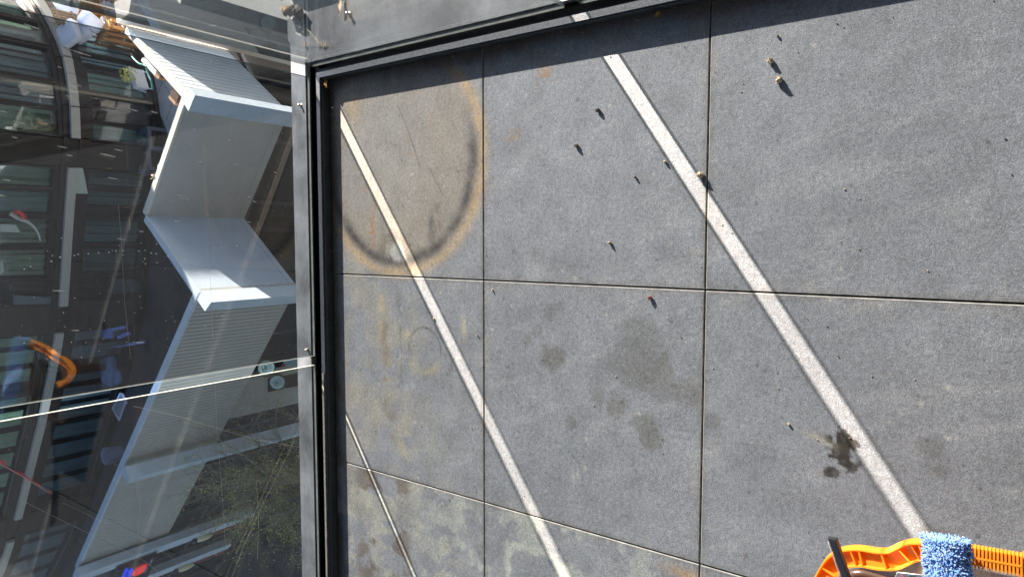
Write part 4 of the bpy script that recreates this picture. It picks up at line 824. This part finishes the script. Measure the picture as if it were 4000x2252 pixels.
p = onfac(252, 70, .40); b = MB(); m = Matrix.Rotation(R(40), 3, 'Z')
def cb(x0, x1, y0, y1, z0, z1): c = [p + m @ Vector(v) for v in ((x0, y0, z0), (x1, y0, z0), (x1, y1, z0), (x0, y1, z0), (x0, y0, z1), (x1, y0, z1), (x1, y1, z1), (x0, y1, z1))]; b.hexa(c[:4], c[4:])
for i in range(5): cb(-.15 + .062 * i, -.105 + .062 * i, -.012, .012, -.18, .14)
cb(-.16, .17, -.02, -.013, -.14, -.11); cb(-.16, .17, -.02, -.013, .07, .10)
tag(b.build('slatted_panel', mat('grey_teak', (.24, .16, .10), .7, nscale=14, namt=.3)), 'weathered slatted wooden panel left of the cushion pile', 'panel')
# white stool-like crate near the bar, dark umbrella base disc
def open_frame(name, label, cat, px, py, z, sx, sy, h, rz, m, th=.035, group=None):
    p = F(px, py, z + h); p.z = z; b = MB(); mm = Matrix.Rotation(R(rz), 3, 'Z')
    def bx(x0, x1, y0, y1, z0, z1): c = [p + mm @ Vector(v) for v in ((x0, y0, z0), (x1, y0, z0), (x1, y1, z0), (x0, y1, z0), (x0, y0, z1), (x1, y0, z1), (x1, y1, z1), (x0, y1, z1))]; b.hexa(c[:4], c[4:])
    for x in (-sx, sx - th):
        for y in (-sy, sy - th): bx(x, x + th, y, y + th, 0, h)
    bx(-sx + th, sx - th, -sy, -sy + th, h - th, h); bx(-sx + th, sx - th, sy - th, sy, h - th, h); bx(-sx, -sx + th, -sy + th, sy - th, h - th, h); bx(sx - th, sx, -sy + th, sy - th, h - th, h)
    for i in range(3 if name == 'stool' else 0): x = -sx + th + (2 * sx - 2 * th) * (i + .3) / 3; bx(x, x + .05, -sy + th, sy - th, h - .028, h - .008)
    return tag(b.build(name, m), label, cat, group)
open_frame('stool', 'small pale metal stool in the shade below the cushions', 'stool', 340, 180, -3.94, .18, .16, .35, 15, m_metalw)
pc = F(420, 190, -3.93); b = MB(); b.tube([(pc.x, pc.y, -3.938), (pc.x, pc.y, -3.90)], .42, 24); tag(b.build('parasol_base', mat('brown_base', (.10, .08, .07), .6)), 'round brown parasol base on the dark terrace floor', 'parasol base')
b = MB(); a = F(272, 182, -3.86); c = F(485, 225, -3.86); b.tube([a, c], .028, 8); tag(b.build('metal_pipe', mat('grey_pipe', (.30, .31, .36), .35, .6)), 'long grey metal pipe lying along the window base', 'pipe')
# grey frames (two chairs seen from above) further down
open_frame('garden_chair', 'grey open-framed chair, upper of two beside the windows', 'chair', 558, 548, -3.94, .17, .17, .30, 8, m_greyf, .05, 'grey framed garden chairs')
open_frame('garden_chair', 'grey open-framed chair, lower of two beside the windows', 'chair', 556, 628, -3.94, .17, .17, .30, 8, m_greyf, .05, 'grey framed garden chairs')
# timber boxes on the inside of the bright parapet
for (px, py, s_, lab) in ((578, 232, .13, 'small brown timber box fixed behind the bright parapet'), (640, 300, .20, 'larger brown timber box behind the bright parapet near the pillar')):
    d_ = Vector((PB_[0] - PA[0], PB_[1] - PA[1], 0)).normalized(); nI = Vector((d_.y, -d_.x, 0)); nI = nI if nI.y > 0 else -nI
    t_ = 0.42 if px < 600 else .72; c = Vector((PA[0], PA[1], 0)) + d_ * ((Vector((PB_[0] - PA[0], PB_[1] - PA[1]))).length * (.40 if px < 600 else .66)) + nI * .12
    t = thing('timber_box', lab, 'box', (c.x, c.y, -3.1), 'timber boxes behind the parapet')
    b = MB(); q = [c, c + d_ * s_ * .9, c + d_ * s_ * .9 + nI * s_, c + nI * s_]; P = ccw([(v.x, v.y) for v in q]); b.prism(P, -3.25, -3.05); b.build('side', m_timber, t)
    b = MB(); e_ = c + nI * (s_ + .003); P = ccw([(v.x, v.y) for v in (e_, e_ + d_ * s_ * .9, e_ + d_ * s_ * .9 + nI * .03, e_ + nI * .03)]); b.prism(P, -3.26, -3.04); b.build('end', m_endgr, t)
# white curved panel (lounger edge) and green cable
b = MB(); pts = smooth_curve([F(px, py, -3.3) for px, py in ((562, 236), (580, 256), (600, 278), (618, 298))], 4); b.tube(pts, .035, 8); b.tube([v + Vector((.10, -.06, .02)) for v in pts[3:]], .04, 8); tag(b.build('rolled_awning', mat('white_roll', (.75, .78, .74), .5)), 'rolled white fabric between the two timber boxes', 'awning')
b = MB(); pts = smooth_curve([F(px, py, -3.15) for px, py in ((515, 222), (530, 238), (545, 250), (562, 254), (571, 260), (574, 275), (580, 295), (590, 315), (594, 335), (597, 350))], 3); b.tube(pts, .012, 6); tag(b.build('green_cable', m_green), 'green cable looping over the terrace edge by the planter', 'cable')
# trough planter on wire shelf
t = thing('planter', 'white trough planter with small plant on a wire stand by the parapet', 'planter', tuple(F(520, 305, -3.3)))
def quadbox(px4, z1, h, m, name, par):
    P = ccw([vec2(F(px, py, z1)) for px, py in px4]); b = MB(); b.prism(P, z1 - h, z1); return b.build(name, m, par)
quadbox([(499, 267), (514, 266), (536, 338), (521, 346)], -3.25, .16, m_cush, 'trough', t)
b = MB()
for (a_, c_) in (((515, 270), (575, 284)), ((530, 292), (562, 302)), ((538, 337), (592, 348)), ((536, 352), (570, 360)), ((543, 288), (551, 281)), ((551, 281), (567, 345)), ((543, 288), (556, 356)), ((556, 356), (567, 345))): b.tube([F(*a_, -3.4), F(*c_, -3.4)], .008, 5)
for i in range(5): b.tube([F(545 + i * 1.3, 287 - i * 1.2, -3.4), F(557 + i * 1.8, 350 - i * 1.0, -3.4)], .004, 4)
b.build('stand', m_metalw, t)
def leaves(b, c, rad, n, s_, mi=0):
    for i in range(n):
        u = Vector((rs.gauss(0, 1), rs.gauss(0, 1), rs.gauss(0, 1))).normalized() * rs.random() ** .4; p = Vector(c) + Vector((u.x * rad[0], u.y * rad[1], u.z * rad[2]))
        a = Vector((rs.gauss(0, 1), rs.gauss(0, 1), rs.gauss(0, 1))).normalized(); e = a.cross(Vector((rs.gauss(0, 1), rs.gauss(0, 1), rs.gauss(0, 1)))).normalized(); L_ = s_ * rs.uniform(.7, 1.4)
        b.add([p, p + a * L_ * .5 + e * L_ * .3, p + a * L_, p + a * L_ * .5 - e * L_ * .3], [(0, 1, 2, 3)], mi)
b = MB(); pl_ = F(497, 292, -3.15); leaves(b, pl_, (.10, .14, .10), 120, .035); b.build('plant', mat('yellow_green_plant', (.42, .42, .12), .6), t)
t = thing('potted_flower', 'small flowering plant peeping over the shaded parapet top', 'plant', tuple(F(608, 690, -3.0)))
b = MB(); leaves(b, F(606, 692, -2.95), (.05, .05, .05), 40, .03); b.build('leaves', mat('flower_green', (.35, .38, .10), .6), t)
b = MB(); [b.blob(F(598 + rnd.uniform(-4, 6), 684 + rnd.uniform(-3, 5), -2.9), (.014, .014, .014), i, .3, 6, 4) for i in range(5)]; b.build('flowers', mat('pink_flower', (.75, .45, .40), .6), t)
b = MB(); b.tube([F(612, 690, -3.05), F(625, 692, -3.3)], .006, 5); b.tube([F(610, 700, -3.05), F(625, 702, -3.3)], .006, 5); b.build('stems', m_endgr, t)
b = MB(); b.tube(smooth_curve([F(px, py, -3.0) for px, py in ((642, 637), (622, 640), (616, 650), (622, 665), (634, 672))], 4), .005, 5); tag(b.build('wire_loop', m_metalw), 'thin wire loop sticking out over the shaded parapet', 'wire')
# shaded terrace items lower down
bc = thing('blue_chair', 'blue plastic garden chair in deep shade on the terrace', 'chair', tuple(F(440, 1300, -3.6)))
b = MB(); q = [F(404, 1288, -3.45), F(440, 1280, -3.45), F(444, 1320, -3.45), F(412, 1322, -3.45)]; b.slab(q, .04); b.build('seat', m_plast, bc)
b = MB(); b.slab([F(440, 1281, -3.4), F(495, 1270, -3.4), F(497, 1280, -3.4), F(442, 1292, -3.4)], .04); b.build('armrest', m_plast, bc)
b = MB(); b.slab([F(466, 1313, -3.4), F(505, 1295, -3.4), F(514, 1303, -3.4), F(470, 1323, -3.4)], .04); b.build('armrest', m_plast, bc)
b = MB(); [b.tube([F(405, py, -3.5), F(380, py + 1, -3.9)], .012, 5) for py in (1302, 1308)]; b.build('leg', m_metalw, bc)
b = MB(); b.tube([F(430, 1356, -3.5), F(470, 1350, -3.5)], .010, 6); b.tube([F(462, 1351, -3.5), F(566, 1334, -3.5)], .022, 8); tag(b.build('broom', mat('blue_grey_pole', (.28, .30, .55), .4)), 'blue-grey pole lying below the blue chair', 'pole')
b = MB(); b.cushion(F(425, 1425, -3.6), .26, .34, .12, Matrix.Rotation(R(20), 3, 'Z')); b.cushion(F(425, 1465, -3.6), .30, .36, .12, Matrix.Rotation(R(-10), 3, 'Z')); b.cushion(F(460, 1473, -3.65), .20, .2, .06, Matrix.Rotation(R(30), 3, 'Z')); tag(b.build('blue_cloth', m_cloth), 'crumpled blue cloth gathered at its middle on the terrace', 'cloth')
dr = thing('drying_rack', 'white wire drying rack seen under the narrow glass joint', 'drying rack', tuple(F(465, 1590, -3.5)))
b = MB(); zr = -3.45
A_, B_, C_, D_ = F(470, 1535, zr), F(493, 1562, zr), F(466, 1640, zr), F(440, 1595, zr - .05)
for a, c in ((A_, B_), (B_, C_), (A_, D_), (D_, C_)): b.tube([a, c], .014, 6)
b.tube([F(478, 1536, zr), F(495, 1575, zr)], .016, 6); b.build('frame', m_metalw, dr)
b = MB(); [b.tube([A_ + (D_ - A_) * (i / 9) + Vector((0, 0, .01)), B_ + (C_ - B_) * (i / 9) + Vector((0, 0, .01))], .005, 4) for i in range(1, 9)]; [b.tube([A_ + (B_ - A_) * (i / 5), D_ + (C_ - D_) * (i / 5)], .004, 4) for i in range(1, 5)]; b.build('wires', m_metalw, dr)
hx = thing('hexagonal_planter', 'grey six-sided planter standing on the shaded terrace', 'planter', tuple(F(418, 1776, -3.4)))
b = MB(); c = F(408, 1782, -3.45); n = 6; vs = []
for z, r_ in ((-.26, .12), (0, .145), (0, .115), (-.08, .108)):
    vs += [c + Vector((math.cos(R(60 * i + 20)) * r_, math.sin(R(60 * i + 20)) * r_, z)) for i in range(n)]
b.add(vs, [tuple(range(6))[::-1]] + [(k * 6 + i, k * 6 + (i + 1) % 6, k * 6 + 6 + (i + 1) % 6, k * 6 + 6 + i) for k in range(3) for i in range(6)]); b.build('pot', mat('lilac_grey_pot', (.26, .28, .38), .6), hx)
b = MB(); b.prism([(c.x + math.cos(R(60 * i + 20)) * .107, c.y + math.sin(R(60 * i + 20)) * .107) for i in range(6)], c.z - .10, c.z - .081); b.build('soil', m_dark, hx)
b = MB(); b.tube([F(445, 1788, -3.8), F(435, 1806, -3.8)], .012, 6); tag(b.build('white_tube', m_white), 'short white tube lying beside the six-sided planter', 'tube')
b = MB(); b.tube(smooth_curve([F(px, py, -3.0) for px, py in ((440, 1806), (460, 1815), (480, 1806), (500, 1822), (510, 1828))], 3), .006, 5); tag(b.build('twig', m_bark), 'dry stem reaching from the planter to the parapet pillar', 'stem')
# ================================================================ STREET TREE
tr = thing('street_tree', 'slender street tree with thinning yellow-green leaves before the ribbed parapet', 'tree', (-3.95, 8.1, ZS))
tw = MB(); lf = MB(); rt = random.Random(21); nleaf = 0
trunk = MB(); trunk.tube([(-3.95, 8.1, ZS), (-3.93, 8.15, -7), (-3.88, 8.2, -6.1), (-3.85, 8.2, -5.5)], .07, 8, r1=.04); trunk.build('trunk', m_bark, tr)
def grow(p, d, L_, r_, lev):
    n = 5; pts = [p]; q = p.copy(); dd = d.copy()
    for i in range(n):
        dd = (dd + Vector((rt.gauss(0, .13), rt.gauss(0, .13), rt.gauss(0, .08) + .03))).normalized(); q = q + dd * (L_ / n); pts.append(q.copy())
    tw.tube(pts, r_, 4 if lev > 1 else 6, r1=r_ * .45)
    if lev >= 2:
        k = rt.randrange(3, 8) if lev == 2 else rt.randrange(3, 9)
        for i in range(k):
            a = pts[rt.randrange(1, n + 1)] + Vector((rt.gauss(0, .03), rt.gauss(0, .03), rt.gauss(0, .03)))
            e = Vector((rt.gauss(0, 1), rt.gauss(0, 1), rt.gauss(0, .6))).normalized(); f = e.cross(Vector((rt.gauss(0, 1), rt.gauss(0, 1), rt.gauss(0, 1)))).normalized(); s_ = rt.uniform(.018, .036)
            lf.add([a, a + e * s_ * .5 + f * s_ * .28, a + e * s_, a + e * s_ * .5 - f * s_ * .28], [(0, 1, 2, 3)], rt.randrange(3))
    if lev < 3:
        for i in range((7, 5, 4)[lev]):
            a = pts[rt.randrange(1 if lev else 2, n + 1)]; nd = (dd + Vector((rt.gauss(0, .55), rt.gauss(0, .55), rt.gauss(0, .35) + .1))).normalized(); grow(a, nd, L_ * rt.uniform(.45, .75), r_ * .45, lev + 1)
for (dx, dy, dz, L_) in ((.9, .1, .75, 1.5), (.6, .5, .8, 1.6), (.25, .3, 1, 1.7), (.0, .2, 1, 1.6), (-.2, .4, .95, 1.4), (.75, -.2, .55, 1.3), (.35, .1, .9, 1.8), (-.35, .1, .9, 1.3), (.5, .2, 1.0, 1.9)):
    grow(Vector((-3.88 + .05 * dx, 8.2, -5.75 + rt.uniform(-.2, .3))), Vector((dx, dy, dz)).normalized(), L_ * .74, .026, 0)
tw.build('branches', m_bark, tr)
lv = lf.build('leaves', [m_leaf, mat('leaf_yellow', (.62, .58, .12), .55), mat('leaf_dark', (.12, .15, .04), .6)], tr); lv['kind'] = 'stuff'
